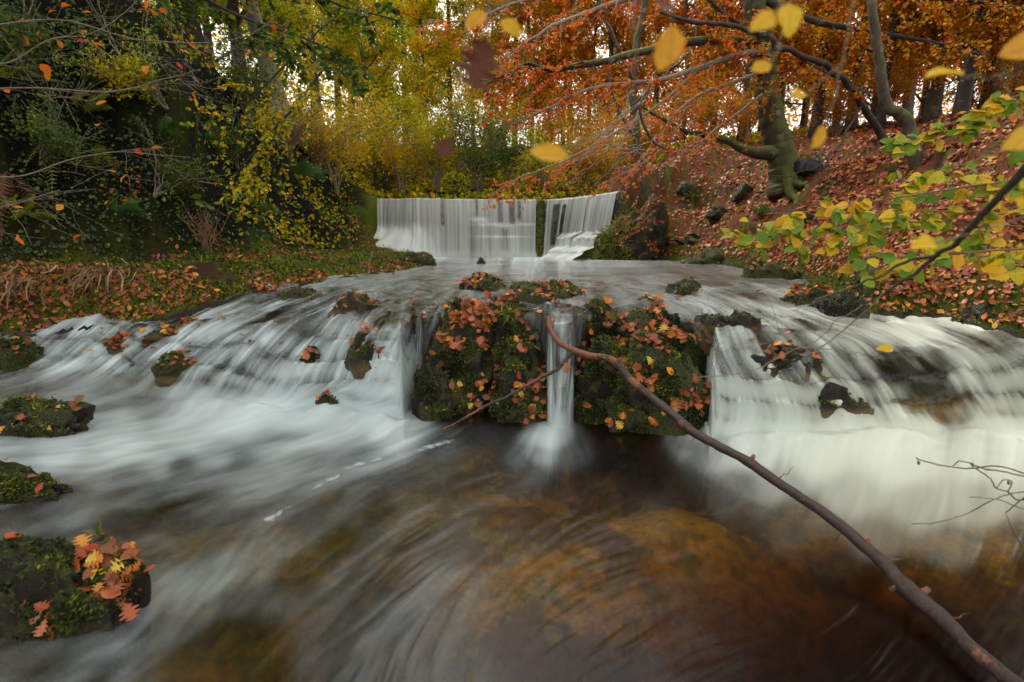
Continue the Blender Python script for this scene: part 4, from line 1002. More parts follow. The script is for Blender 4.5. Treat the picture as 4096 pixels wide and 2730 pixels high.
def rock_leaves(label, n, size, q, where, as_obj, heap=1.0):
    def cond(nn, p):
        px, py = proj(p[:, 0], p[:, 1], p[:, 2])
        return (nn[:, 2] > -.05) & (fbm(p[:, 0], p[:, 1], p[:, 2], 3, 3.2) + .45 * nn[:, 2] > .12) & (nn[:, 1] < .45) & where(px, py, nn, p) & (p[:, 2] > ROCKS[label][4] + .03)
    P, Nn = rock_pts(label, n * 30 + 600, q, cond)
    P, Nn = P[:n], Nn[:n]; m_ = len(P)
    P = P + Nn * q.uniform(.006, .03 * heap, (m_, 1)); Fr = rand_frames(m_, Nn + [0, -.1, .15], .32, q); sz = q.uniform(.6, 1.1, m_) * size
    if as_obj:
        for i in range(m_):
            kd = int(q.integers(6)); ci = int(q.integers(len(LCOL)))
            a_, b_ = proj(*P[i]); bx = LBOX.setdefault(label, [proj(*c_) for c_ in ROCKS[label][0][::40, 0]]); xs_ = [c_[0] for c_ in bx]; ys_ = [min(c_[1], 690) for c_ in bx]
            fx_ = (a_ - min(xs_)) / (max(xs_) - min(xs_)); fy_ = (b_ - min(ys_)) / (max(ys_) - min(ys_))
            pos = ['top', 'upper', 'middle', 'lower', 'lowest'][min(4, max(0, int(fy_ * 5)))] + ' ' + ['left', 'left centre', 'centre', 'right centre', 'right'][min(4, max(0, int(fx_ * 5)))]
            for tr_ in range(32):
                cn, cm = LCOL[(ci + tr_ // 2) % len(LCOL)]
                if tr_ % 2: kd = (kd + 3) % 6 if kd not in (3,) else 4
                lab_ = ('' if tr_ < 16 else ('large ' if sz[i] > .085 else 'small ')) + cn + (' oak' if kd < 4 else ' beech') + ' leaf, ' + pos + ' of the ' + LSHORT.get(label, label.split(',')[0])
                if lab_ not in LUSED: break
            LUSED.add(lab_)
            o_ = link('fallen_leaf', LT[kd]); place_leaf(o_, P[i], Fr[i], sz[i]); o_.material_slots[0].link = 'OBJECT'; o_.material_slots[0].material = cm
            o_['label'] = lab_; o_['category'] = 'leaf'; o_['group'] = 'leaves fallen on the ' + LSHORT.get(label, label.split(',')[0])
    elif m_:
        k_ = q.random(m_) < .85
        for kk, kd in ((k_, 'oak'), (~k_, 'beech')):
            if kk.sum(): link('leaf_litter', cloud_mesh('leaf_litter', P[kk], Fr[kk], sz[kk], kd, M['leaf_litter'], q), kind='stuff')
q = np.random.default_rng(77)
H = [h[0] for h in HERO]
any_ = lambda px, py, n, p: px > -999
rock_leaves(H[0], 46, .095, q, lambda px, py, n, p: (px > 446) & (py < 352) , True)
rock_leaves(H[0], 22, .09, q, lambda px, py, n, p: n[:, 2] > .0, True)
rock_leaves(H[1], 14, .09, q, lambda px, py, n, p: (n[:, 2] > .3), True)
rock_leaves(H[2], 22, .09, q, lambda px, py, n, p: (n[:, 2] > -.1), True)
rock_leaves(H[3], 62, .09, q, lambda px, py, n, p: (n[:, 2] > .35), True)
rock_leaves(H[3], 10, .09, q, any_, True)
rock_leaves(H[4], 34, .09, q, lambda px, py, n, p: (n[:, 2] > .3) | (px > 660), True)
rock_leaves(H[5], 18, .09, q, any_, True)
rock_leaves(H[6], 16, .09, q, any_, True)
rock_leaves(H[7], 14, .09, q, any_, True)
rock_leaves(H[6], 70, .08, q, any_, False)
rock_leaves(H[7], 70, .08, q, any_, False)
FR = 'mossy foreground rock at the lower left, crowned with red brown oak leaves'; FR2 = 'smaller mossy foreground rock leaning out from the lower left rock'
rock_leaves(FR, 22, .07, q, lambda px, py, n, p: (n[:, 2] > .45) & (px > 40), True)
rock_leaves(FR, 25, .07, q, lambda px, py, n, p: (n[:, 2] > .3) & (px > 20), False)
rock_leaves(FR2, 12, .07, q, lambda px, py, n, p: (n[:, 2] > .3), True)
for lb_, n in (('flat mossy rock with brown leaves in the left pool, at the picture edge', 16), ('low wet rock with one yellow leaf, at the left edge below the flat mossy rock', 3)):
    rock_leaves(lb_, n, .085, q, lambda px, py, n, p: (n[:, 2] > .3) & (px > 0), True)
rock_leaves(LBg, 700, .10, q, lambda px, py, n, p: px > 614, False)
rock_leaves(H[0], 330, .085, q, lambda px, py, n, p: (n[:, 2] > .35) & (px > 440) & (py < 356), False)
rock_leaves(H[0], 50, .07, q, any_, False)
rock_leaves(H[1], 70, .08, q, lambda px, py, n, p: (n[:, 2] > .3), False)
rock_leaves(H[2], 90, .08, q, any_, False)
rock_leaves(H[3], 480, .085, q, lambda px, py, n, p: (n[:, 2] > .3), False); rock_leaves(H[3], 50, .07, q, any_, False)
rock_leaves(H[4], 130, .08, q, lambda px, py, n, p: (n[:, 2] > .3) | (px > 668), False)
rock_leaves(H[5], 30, .07, q, any_, False)
for s_ in SMALL:
    w_ = (s_[2] - s_[1])
    if 'leaf' in s_[0] or 'leav' in s_[0] or 'mossy' in s_[0]:
        k_ = 2.2 if 'leaf' in s_[0] or 'orange' in s_[0] else .9
        if w_ < 80: rock_leaves(s_[0], int(40 * k_), .075, q, lambda px, py, n, p: n[:, 2] > .25, False)
# leaves stranded in the shallow water of the cascades
P = []
for i in range(420):
    px, py = q.uniform(90, 860), q.uniform(268, 400)
    x_, y_, z_ = hitw(px, py)
    if W0(np.array([x_]), np.array([y_]))[0] < .25 or not inside(np.array([x_]), np.array([y_]))[0]: continue
    f_ = float(rbf(np.array([px]), np.array([py]), FOAM)[0])
    if f_ > .6: continue
    P.append((x_, y_, z_ + .012))
P = np.array(P[:150])
link('leaf_litter', cloud_mesh('leaf_litter', P, rand_frames(len(P), np.array([0, 0, 1.]), .3, q), q.uniform(.05, .09, len(P)), 'beech', M['leaf_litter'], q, .35 + .6 * q.random(len(P))), kind='stuff')
# grass tuft on the upright boulder
def tuft(p, n, h, q, label, mat='grass', droop=.0, name='grass_tuft', out=.5):
    o_ = thing(name, label, 'grass', p)
    dirs = q.normal(size=(n, 3)) * out + np.array([0, -.1, 1 - droop]); side = q.normal(size=(n, 3))
    link('blades', cloud_mesh('blades', q.normal(size=(n, 3)) * h * .12, rand_frames(n, side, 0, q, dirs), q.uniform(.5, 1.1, n) * h, 'blade', M[mat], q), o_, kind='stuff')
    return o_
p_ = hit(509, 318, lambda a, b: Wsurf(a, b)); tuft(at_y(508, 313, 4.42), 70, .15, q, 'tuft of green and straw coloured grass on top of the upright boulder', droop=.75, out=.55)
tuft(at_y(612, 318, 4.3), 26, .09, q, 'small green grass tuft on top of the largest boulder')
tuft(at_y(100, 534, 1.95), 26, .07, q, 'little green grass tuft on the lower left foreground rock')
for i, (px, py, lb_) in enumerate([(648, 212, 'grass tuft at the foot of the thin leaning tree'), (660, 232, 'straw coloured grass tuft hanging over the right shore left of the grey slab'), (742, 236, 'leafy green tuft left of the fern on the right bank'), (795, 232, 'grass tuft right of the fern on the right bank'), (690, 196, 'grass tuft on the leaf slope between thin tree and beech'), (782, 168, 'brown and green tuft by the backpack at the beech foot'), (878, 240, 'dark grass tuft on the right bank below the hazel leaves')]):
    g_ = hit(px, py); tuft(g_, 60, .030 * g_[1] + .05, q, lb_, droop=.2)
# hanging dead grass and roots on the left ledge
hg = lambda px, py, lb_, w, n: None
for px, py, lb_, n in [(112, 278, 'curtain of pale dead grass hanging over the edge of the left ledge', 150), (18, 285, 'dry roots hanging from the ledge at the far left', 90), (60, 270, 'sparse dead stalks drooping over the left ledge', 60)]:
    g_ = hit(px, py); o_ = thing('dead_grass', lb_, 'grass', g_ + [0, -.05, .06]); 
    pts = np.stack([q.normal(size=n) * .22, q.normal(size=n) * .06 - .05, q.normal(size=n) * .04], -1)
    link('stalks', cloud_mesh('stalks', pts, rand_frames(n, q.normal(size=(n, 3)), 0, q, np.array([.0, -.25, -1.0]) + q.normal(size=(n, 3)) * .18), q.uniform(.12, .38, n), 'blade', M['dead'] if 'dead' in M else M['fern_brown'], q), o_, kind='stuff')

# ------------------------------------------------------------------ the long fallen branch
BR = [(549, 317, 3.98), (549, 325, 3.93), (553, 334, 3.87), (562, 344, 3.80), (576, 351, 3.74), (592, 356, 3.70), (606, 358, 3.68), (616, 362, 3.64), (624, 372, 3.58), (634, 383, 3.50), (650, 396, 3.42), (672, 414, 3.22), (692, 431, 3.04), (715, 444, 2.88), (738, 456, 2.74), (762, 471, 2.6), (800, 497, 2.36), (832, 519, 2.18), (858, 541, 2.04), (882, 562, 1.92), (904, 586, 1.8), (922, 602, 1.72), (946, 622, 1.62), (972, 650, 1.5), (1000, 672, 1.4), (1050, 712, 1.25)]
BW = [5, 5.5, 5.5, 6, 6.5, 7, 7, 7.6, 8, 8, 8.5, 9, 9.4, 9.4, 9.6, 10.5, 11, 12, 13, 14.5, 17, 20, 19, 18, 19, 22]
bp = np.array([at_y(*p) for p in BR]); br = np.array([w / 2 / FP * p[2] for w, p in zip(BW, BR)])
C = curve(bp, 260); rr = np.interp(np.linspace(0, 1, 260), np.linspace(0, 1, len(br)), br)
rr = rr * (1 + .07 * fbm(np.arange(260) * .11, np.zeros(260), 0.0, 3)) + .004 * np.exp(-((np.arange(260) - 76) / 3.) ** 2) + .004 * np.exp(-((np.arange(260) - 150) / 2.5) ** 2) + .007 * np.exp(-((np.arange(260) - 208) / 4.) ** 2)
C = C + .006 * np.stack([fbm(np.arange(260) * .09, np.zeros(260), k, 3) for k in (1.0, 2.0, 3.0)], -1)
m, t, N, L = nmat('wet_red_bark')
tc = N('ShaderNodeTexCoord'); n1 = noise(t, 60, 7, .7, tc.outputs['Object']); n2 = noise(t, 5, 6, .75, tc.outputs['Object']); tn = attr(t, 'tone').outputs['Fac']
r1 = ramp(t, [(.3, (.010, .006, .006)), (.7, (.055, .028, .024))]); L(n1, r1.inputs[0])
r2 = ramp(t, [(.3, (.09, .024, .012)), (.7, (.26, .09, .045))]); L(n1, r2.inputs[0])
kk = ramp(t, [(.545, (0, 0, 0)), (.57, (1, 1, 1))]); L(mathn(t, 'ADD', n2, mathn(t, 'MULTIPLY', tn, .22)), kk.inputs[0])
c = mixc(t, kk.outputs[0], r1.outputs[0], r2.outputs[0])
p = N('ShaderNodeBsdfPrincipled'); L(c, p.inputs['Base Color']); p.inputs['Roughness'].default_value = .5
b = N('ShaderNodeBump'); b.inputs['Strength'].default_value = 1.0; b.inputs['Distance'].default_value = .008; L(n1, b.inputs['Height']); L(b.outputs[0], p.inputs['Normal'])
o = N('ShaderNodeOutputMaterial'); L(p.outputs[0], o.inputs[0]); M['wet_bark'] = m
fb = thing('fallen_branch', 'long bent fallen branch with peeling reddish bark, slanting down to the lower right corner', 'branch', C[90])
o0 = C[90]
T_ = Tubes(); T_.add(C - o0, rr, 14, bump=.10, seed=3)
tone = np.repeat(np.clip(1.1 - np.linspace(0, 1, 260) * 2.4, -.4, 1) + .5 * (np.linspace(0, 1, 260) > .92), 14)
T_.A[0] = tone
link('stem', T_.mesh('stem', [m]), fb)
side = curve([at_y(*p) for p in [(572, 352, 3.75), (564, 362, 3.73), (556, 370, 3.70), (540, 378, 3.68), (510, 395, 3.64), (482, 408, 3.60), (458, 422, 3.58), (441, 431, 3.55)]], 60)
side = side + .006 * np.stack([fbm(np.arange(60) * .3, np.zeros(60), k, 3) for k in (4.0, 5.0, 6.0)], -1)
T_ = Tubes(); T_.add(side - o0, np.linspace(.017, .008, 60), 8, bump=.15, tone=.1); link('side_branch', T_.mesh('side_branch', [m]), fb)
for k_, dv, rad, ln_ in [(76, (.0, -.3, 1), .012, .05), (84, (.1, 0, 1), .008, .05), (150, (.5, 0, 1), .012, .045), (168, (-.8, -.2, .4), .005, .05), (206, (-1, -.2, -.4), .012, .05), (214, (.9, 0, .6), .014, .05), (190, (.4, .2, 1), .01, .035)]:
    dv = np.array(dv) / np.linalg.norm(dv); T_ = Tubes(); T_.add(C[k_] - o0 + np.linspace(0, 1, 5)[:, None] * dv * (rr[k_] + ln_ * .5), [rad * 1.5, rad * 1.3, rad, rad, rad * .8], 7, tone=.6, bump=.2); link('branch_stub', T_.mesh('branch_stub', [m]), fb)
for k_, dv, l_ in [(40, (.2, -.2, 1), .05), (58, (.3, 0, 1), .07), (96, (-.6, -.2, -.7), .06), (112, (.7, 0, .8), .08), (128, (-.8, 0, -.3), .05), (160, (.5, .1, .9), .10), (182, (-.9, 0, -.5), .07), (198, (.8, 0, .5), .09), (228, (.9, .1, .7), .06)]:
    dv = np.array(dv) / np.linalg.norm(dv); n_ = 8; T_ = Tubes(); T_.add(C[k_] - o0 + np.linspace(0, 1, n_)[:, None] * dv * (rr[k_] + l_) + q.normal(size=(n_, 3)) * l_ * .05 + np.linspace(0, 1, n_)[:, None] ** 2 * np.array([.3, 0, -.3]) * l_, np.linspace(.0035, .0012, n_), 5, tone=.2); link('twiglet', T_.mesh('twiglet', [m]), fb)
cl_ = link('curled_leaf', unit_leaf('oak', 9, M['leaf_fallen_obj'])); place_leaf(cl_, at_y(564, 362, 3.68), rand_frames(1, np.array([.5, -1, .2]), .1, q, np.array([-.3, 0, -1.]))[0], .09); cl_.name = 'hanging_leaf'
cl_['label'] = 'dark red leaf caught on the fork of the fallen branch over the chute'; cl_['category'] = 'leaf'

# bare twigs reaching in at the right edge
bt = thing('bare_twig', 'tangled bare brown twigs reaching in from the right edge over the pool', 'twig', at_y(1060, 500, 1.6)); o0 = np.array(bt.location)
for pts, r_ in [([(916, 458), (924, 461), (950, 467), (975, 468), (1000, 466), (1030, 475), (1060, 480)], .0028), ([(953, 466), (960, 461), (972, 464), (985, 469), (1005, 472), (1030, 478)], .0026),
        ([(975, 468), (990, 478), (996, 488), (1008, 492), (1018, 500), (1035, 498)], .0024), ([(996, 488), (1004, 480), (1012, 482), (1008, 492)], .002), ([(912, 524), (940, 522), (970, 512), (992, 500), (1010, 494), (1040, 490)], .0018), ([(970, 497), (1000, 500), (1020, 508), (1050, 512)], .0018), ([(1006, 512), (1014, 506), (1024, 498), (1045, 492)], .0025), ([(1006, 512), (1010, 525), (1018, 540), (1030, 560)], .0013)]:
    T_ = Tubes(); c_ = curve([at_y(a_, b_, 1.55 + .06 * math.sin(a_ * .1)) for a_, b_ in pts], 24); T_.add(c_ - o0 + q.normal(size=c_.shape) * .0008, np.linspace(r_ * .7, r_, 24), 6, bump=.2); link('twig', T_.mesh('twig', [M['twig_dark'] if 'twig_dark' in M else M['twig']]), bt)
for a_, b_ in ((918, 461), (972, 463), (1008, 481)):
    T_ = Tubes(); c_ = at_y(a_, b_, 1.55) - o0; T_.add(np.array([c_, c_ + [.004, 0, -.008], c_ + [.005, 0, -.014]]), [.003, .005, .002], 6); link('bud', T_.mesh('bud', [M['twig']]), bt)
# ------------------------------------------------------------------ sprays: a branch with twigs and leaves drawn along its own line
LEAFM = {'beech': [unit_leaf('beech', s, M['leaf_orange_obj']) for s in (11, 12, 13, 14)], 'hazel': [unit_leaf('hazel', s, M['leaf_hazel_obj']) for s in (21, 22, 23, 24)]}
def spray(name, label, cat, paths, r0, wood, kind, mat, nleaf, size, n_obj, seed, twl=.5, ntw=10, droop=.25, spread=.45, facing=(0, -.35, 1), parts_near=True, bare=.0, leaf_rng=(0, 1)):
    q = np.random.default_rng(seed)
    o_ = thing(name, label, cat, paths[0][0][0] if isinstance(paths[0], tuple) else paths[0][0]); o0 = np.array(o_.location)
    W_ = Tubes(); sub = []; 
    for pt in paths:
        pts, ra, rb_ = pt if isinstance(pt, tuple) else (pt, r0, r0 * .3)
        C_ = curve(pts, max(16, len(pts) * 8)); ln_ = np.linalg.norm(np.diff(C_, axis=0), axis=1).sum()
        C_ = C_ + .012 * ln_ * .5 * np.stack([fbm(np.arange(len(C_)) * .22, np.zeros(len(C_)), k + seed, 3) for k in (1., 2., 3.)], -1) * np.linspace(0, 1, len(C_))[:, None]
        W_.add(C_ - o0, np.linspace(ra, rb_, len(C_)), 7, bump=.12, seed=seed)
        n_ = max(2, int(ntw * ln_))
        for i in range(n_):
            f = (i + q.random()) / n_; f = leaf_rng[0] + f * (leaf_rng[1] - leaf_rng[0]); k_ = int(f * (len(C_) - 2)); tg = C_[k_ + 1] - C_[k_]; tg /= np.linalg.norm(tg)
            sd_ = np.cross(tg, [0, 0, 1.]); sd_ /= np.linalg.norm(sd_) + 1e-6
            dv = tg * q.uniform(.4, 1.1) + sd_ * (1 if i % 2 else -1) * q.uniform(.4, 1.0) + np.array([0, 0, q.normal() * spread * .6 - droop * .4])
            dv /= np.linalg.norm(dv); l_ = twl * q.uniform(.35, 1.1) * (1.1 - .5 * f); m_ = 7
            s_ = np.linspace(0, 1, m_)[:, None]
            T1 = C_[k_] + dv * l_ * s_ + np.array([0, 0, -droop]) * l_ * s_ ** 2 + q.normal(size=(m_, 3)) * l_ * .025 * s_
            W_.add(T1 - o0, np.linspace(max(rb_ * .6, ra * .18), .0012, m_), 4, cap=False); sub.append(T1)
            for j in range(int(q.integers(1, 4))):
                kk = int(q.integers(1, m_ - 1)); d2 = dv + q.normal(size=3) * .55 + [0, 0, -droop]; d2 /= np.linalg.norm(d2); l2 = l_ * q.uniform(.25, .6)
                T2 = T1[kk] + d2 * l2 * np.linspace(0, 1, 5)[:, None] + q.normal(size=(5, 3)) * l2 * .02; W_.add(T2 - o0, np.linspace(max(rb_ * .4, .0016), .0009, 5), 3, cap=False); sub.append(T2)
    link('wood', W_.mesh('wood', [wood]), o_)
    P = []; Dv = []
    wts = np.array([np.linalg.norm(s_[-1] - s_[0]) for s_ in sub]); wts /= wts.sum()
    ch = q.choice(len(sub), nleaf, p=wts)
    for c_ in ch:
        s_ = sub[c_]; f = q.uniform(.15, 1) * (len(s_) - 1.01); k_ = int(f); P.append(s_[k_] + (s_[k_ + 1] - s_[k_]) * (f - k_)); Dv.append(s_[-1] - s_[0])
    P = np.array(P); Dv = np.array(Dv); Dv /= np.linalg.norm(Dv, axis=1)[:, None]
    sdv = np.cross(Dv, [0, 0, 1.]) * q.choice([-1, 1], len(P))[:, None]
    yaw = Dv + sdv * .8 + np.array([0, 0, -.3])
    Fr = rand_frames(len(P), np.array(facing, float), spread, q, yaw); sz = q.uniform(.65, 1.15, len(P)) * size
    dist = np.linalg.norm(P - [0, 0, CAMZ], axis=1); px, py = proj(P[:, 0], P[:, 1], P[:, 2])
    inf = (px > -5) & (px < 1029) & (py > -5) & (py < 687)
    order = np.argsort(np.where(inf, dist / sz, 1e6)); ob = order[:n_obj]; rest = order[n_obj:]
    for i in ob:
        l_ = link('leaf', LEAFM[kind][int(q.integers(4))], o_); place_leaf(l_, P[i] - o0, Fr[i], sz[i])
    if len(rest): link('foliage', cloud_mesh('foliage', P[rest] - o0, Fr[rest], sz[rest], 'small', mat, q), o_, kind='stuff')
    return o_
pth = lambda *pp: [at_y(*p) for p in pp]

# hazel with yellow green leaves leaning in from the right
spray('hazel_branch', 'hazel branch with large yellow and green leaves reaching in low from the right edge', 'branch',
  [pth((1075, 232, 2.35), (1010, 226, 2.5), (950, 224, 2.6), (900, 222, 2.7), (850, 228, 2.8), (800, 234, 2.9), (740, 241, 3.0)),
   pth((1075, 246, 2.2), (1000, 250, 2.3), (950, 254, 2.4), (900, 252, 2.5), (860, 258, 2.55))], .006, M['twig'], 'hazel', M['leaf_mixed'], 175, .078, 175, 31, twl=.34, ntw=9, droop=.3, facing=(0, -.9, .8), spread=.4)
spray('hazel_branch', 'upper hazel branch with green and yellow leaves in a long tier at the right edge', 'branch',
  [pth((1075, 178, 2.3), (1010, 182, 2.45), (960, 188, 2.55), (900, 197, 2.7), (850, 205, 2.8), (800, 212, 2.9), (766, 214, 2.95)),
   pth((1075, 196, 2.3), (1020, 208, 2.45), (960, 212, 2.55), (900, 210, 2.65), (860, 218, 2.7))], .006, M['twig'], 'hazel', M['leaf_mixed'], 165, .08, 165, 32, twl=.36, ntw=9, droop=.3, facing=(0, -.9, .8), spread=.4)
spray('hazel_branch', 'topmost hazel spray of mostly green leaves at the right picture edge', 'branch',
  [pth((1075, 82, 2.6), (1020, 95, 2.8), (975, 115, 2.9), (930, 130, 3.0), (900, 138, 3.1)),
   pth((1075, 140, 2.4), (1010, 150, 2.6), (960, 165, 2.7), (920, 172, 2.8))], .006, M['twig'], 'hazel', M['leaf_mixed'], 150, .08, 150, 33, twl=.36, ntw=9, droop=.3, facing=(0, -.9, .8), spread=.45)
# the mossy stem of the hazel close to the lens and its drooping end over the falls
st = thing('hazel_bough', 'mossy hazel bough close to the lens, drooping from the right edge over the cascade', 'branch', at_y(1075, 130, 1.1)); o0 = np.array(st.location)
def tube(parent, name, pts, r, mat, k=8, n=40, bump=.12, wob=.0, tone=0):
    C_ = curve(pts, n); 
    if wob: C_ = C_ + wob * np.stack([fbm(np.arange(n) * .2, np.zeros(n), k_ + len(pts) + pts[0][0], 3) for k_ in (1., 2., 3.)], -1) * np.sin(np.linspace(0, np.pi, n))[:, None]
    T_ = Tubes(); T_.add(C_ - np.array(parent.location), r if np.ndim(r) else [r, r], k, bump=bump, tone=tone); return link(name, T_.mesh(name, [mat]), parent)
tube(st, 'stem', pth((1080, 112, 1.1), (1022, 172, 1.2), (990, 205, 1.28), (962, 236, 1.36), (940, 255, 1.44), (915, 272, 1.5), (890, 290, 1.56), (872, 303, 1.6)), [.011, .009, .007, .0055, .003], M['bark_moss_light'], wob=.01)
tube(st, 'side_stem', pth((940, 255, 1.44), (905, 262, 1.5), (870, 280, 1.56), (840, 292, 1.6), (815, 300, 1.62)), [.006, .004, .003], M['bark_moss_light'], wob=.01)
for i, (pp, r_) in enumerate([(((880, 297, 1.58), (850, 325, 1.64), (822, 345, 1.66), (790, 352, 1.7), (762, 366, 1.72), (735, 374, 1.74), (700, 377, 1.76)), .0028), (((862, 305, 1.6), (838, 322, 1.62), (810, 345, 1.66), (800, 350, 1.68)), .0018), (((812, 348, 1.66), (840, 350, 1.64), (868, 354, 1.62), (884, 352, 1.62)), .0014), (((770, 300, 1.7), (776, 320, 1.7), (782, 345, 1.7), (800, 350, 1.7)), .0012)]):
    tube(st, 'twig', pth(*pp), [r_, r_ * .6], M['twig_grey'], 5, wob=.012)
def near_leaf(parent, px, py, d, size, kind, yaw, nrm, seed, mat='leaf_near_obj'):
    q = np.random.default_rng(seed); l_ = link('leaf', unit_leaf(kind, seed, M[mat]), parent)
    Z = np.array(nrm, float); Z /= np.linalg.norm(Z); Y = np.array(yaw, float); Y = Y - Z * (Y @ Z); Y /= np.linalg.norm(Y)
    place_leaf(l_, at_y(px, py, d) - np.array(parent.location), np.stack([np.cross(Y, Z), Y, Z], -1), size); return l_
near_leaf(st, 893, 348, 1.62, .055, 'beech', (-1, 0, -.2), (0, -1, .6), 41)
# big leaves close to the lens: each hangs on a thin twig that comes in from outside the picture
NEAR = [ # label, twig path, leaves (px,py,d,size,kind,yaw,normal)
 ('thin twig near the lens with one big clear yellow leaf, top right of centre', [(654, -30, .62), (655, -5, .62), (672, 20, .60)], .0010, [(674, 24, .60, .062, 'beech', (-.12, 0, -1), (.1, -1, .25), 'leaf_near_obj'), (674, 12, .60, .028, 'beech', (-.3, 0, .5), (0, -1, .7), 'leaf_near_brown')]),
 ('near twig with a dark withered brown leaf hanging left of the orange foliage', [(492, -30, .66), (490, 10, .66), (484, 36, .66)], .0009, [(487, 34, .66, .075, 'oak', (-.35, 0, -1), (.2, -1, .0), 'leaf_near_brown')]),
 ('near twig carrying one pale orange leaf above the right half of the weir', [(632, -30, .7), (634, 60, .7), (620, 120, .7), (568, 150, .68)], .0008, [(569, 156, .68, .062, 'beech', (-1, 0, .08), (0, -1, .5), 'leaf_near_obj')]),
 ('near twig with a small dark brown leaf above the left half of the weir', [(470, -30, .9), (462, 80, .9), (450, 138, .9)], .0009, [(451, 138, .9, .05, 'beech', (-.5, 0, -.8), (.2, -1, .2), 'leaf_near_brown')]),
 ('near twig with two pale yellow leaves at the top right', [(800, -30, .7), (785, -5, .7), (774, 14, .7)], .0009, [(776, 14, .7, .052, 'beech', (-1, 0, -.75), (.2, -1, .3), 'leaf_near_obj'), (790, 4, .7, .050, 'hazel', (-.05, 0, -1), (0, -1, .3), 'leaf_near_obj')]),
 ('near twig with a tan leaf in front of the mossy beech trunk', [(800, -30, .8), (785, 30, .8), (772, 62, .8)], .0008, [(772, 64, .8, .042, 'beech', (-1, 0, -.35), (.2, -1, .4), 'leaf_near_obj')]),
 ('near twig with a slim orange leaf slanting over the backpack', [(860, -30, .8), (845, 60, .8), (824, 126, .8)], .0008, [(825, 126, .8, .050, 'beech', (-.8, 0, -.9), (.5, -1, .1), 'leaf_near_obj'), (806, 94, .8, .04, 'beech', (-.8, 0, -.5), (.2, -.7, .8), 'leaf_near_obj')]),
 ('near twig with long narrow yellow leaves at the right, above the hazel sprays', [(1060, 66, .75), (1000, 76, .75), (960, 76, .75)], .0012, [(962, 75, .75, .068, 'beech', (-1, 0, -.2), (.1, -.6, 1), 'leaf_near_obj'), (1050, 50, .75, .10, 'beech', (-1, 0, -.25), (.2, -1, .6), 'leaf_near_obj'), (1030, 130, .7, .065, 'beech', (-.8, 0, -.7), (.2, -1, .4), 'leaf_near_obj')]),
 ('near twig with a curled orange leaf hanging over the right bank', [(1060, 205, .8), (1000, 225, .8), (935, 243, .8)], .0010, [(935, 244, .8, .046, 'hazel', (-1, 0, .0), (0, -1, .9), 'leaf_near_obj')]),
 ('near twig with orange yellow leaves at the top edge left of the orange beech', [(560, -30, .8), (510, 0, .8), (486, 10, .8)], .0009, [(486, 12, .8, .05, 'beech', (-.8, 0, -.8), (.2, -1, .3), 'leaf_near_obj'), (500, 20, .8, .045, 'beech', (.9, 0, -.6), (.2, -1, .3), 'leaf_near_obj')]),
]
M['leaf_near_brown'] = leaf_mat('withered_brown_leaf', [(0, (.07, .02, .01)), (1, (.14, .035, .015))], True, trans=.3)
for i, (lb_, tw, r_, lv) in enumerate(NEAR):
    o_ = thing('leafy_twig', lb_, 'twig', at_y(*tw[0])); tube(o_, 'twig', pth(*tw), [r_ * 1.2, r_], M['twig_grey'], 5, wob=.006)
    for j, (a_, b_, d_, sz, kd, yw, nm, mt) in enumerate(lv): 
        near_leaf(o_, a_, b_, d_, sz * .86, kd, yw, nm, 60 + i * 5 + j, mt)
        e_ = tw[-1]
        if math.hypot(a_ - e_[0], b_ - e_[1]) > 8: tube(o_, 'leaf_stalk', pth(e_ if j == 0 else tw[-2], (a_, b_, d_)), [.0007, .0006], M['twig_grey'], 4, n=12)

# ------------------------------------------------------------------ the mossy beech on the right bank
base = hit(788, 182); D0 = base[1]
bt = thing('mossy_beech', 'thick mossy beech trunk standing on the leafy right bank beside a dark backpack', 'tree', base + [0, 0, -.15]); 
def P_(px, py, dd=0): return at_y(px, py, D0 + dd)
s_ = D0 / FP
tube(bt, 'trunk', [base + [0.05, 0, -.25], P_(787, 178), P_(783, 160), P_(776, 135), P_(770, 110), P_(766, 85), P_(763, 60), P_(757, 30), P_(752, -10), P_(745, -80), P_(742, -160)], [20 * s_, 16 * s_, 13 * s_, 11.5 * s_, 10.5 * s_, 10.5 * s_, 10 * s_, 10 * s_, 9 * s_, 7 * s_, 5 * s_], M['bark_moss'], 24, n=130, bump=.05, wob=.03)
for i, (ex, ey, dd) in enumerate([(768, 194, -.5), (808, 184, -.1), (797, 200, -.7)]):
    e_ = hit(ex, ey); tube(bt, 'root', [P_(784, 165), (P_(785, 180) + e_) / 2 + [0, 0, .02], e_ + [0, 0, -.06], e_ + (e_ - base) * .3 + [0, 0, -.2]], [8 * s_, 4 * s_, 2.6 * s_, 1.5 * s_], M['bark_moss'], 8, wob=.05, bump=.3)
tube(bt, 'limb', [P_(778, 152), P_(764, 153, -.2), P_(746, 150, -.3), P_(723, 140, -.4), P_(700, 135, -.5), P_(683, 130, -.6), P_(657, 116, -.6), P_(639, 105, -.6)], [8 * s_, 6 * s_, 3.2 * s_, 2.6 * s_, 2.2 * s_, 1.6 * s_, .8 * s_], M['bark_moss'], 9, n=60, wob=.06)
spray('beech_branch', 'long mossy beech limb hung with orange leaves, reaching left across the top centre', 'branch',
  [(pth((765, 42, D0), (735, 40, D0 - .4), (690, 42, D0 - .9), (650, 50, D0 - 1.3), (605, 61, D0 - 1.7), (574, 66, D0 - 1.9), (553, 70, D0 - 2.0), (528, 64, D0 - 2.1), (512, 71, D0 - 2.2), (486, 84, D0 - 2.3)), 4.2 * s_, .8 * s_)], .05, M['bark_moss'], 'beech', M['leaf_orange'], 1900, .10, 250, 51, twl=1.5, ntw=7, droop=.28, spread=.6)
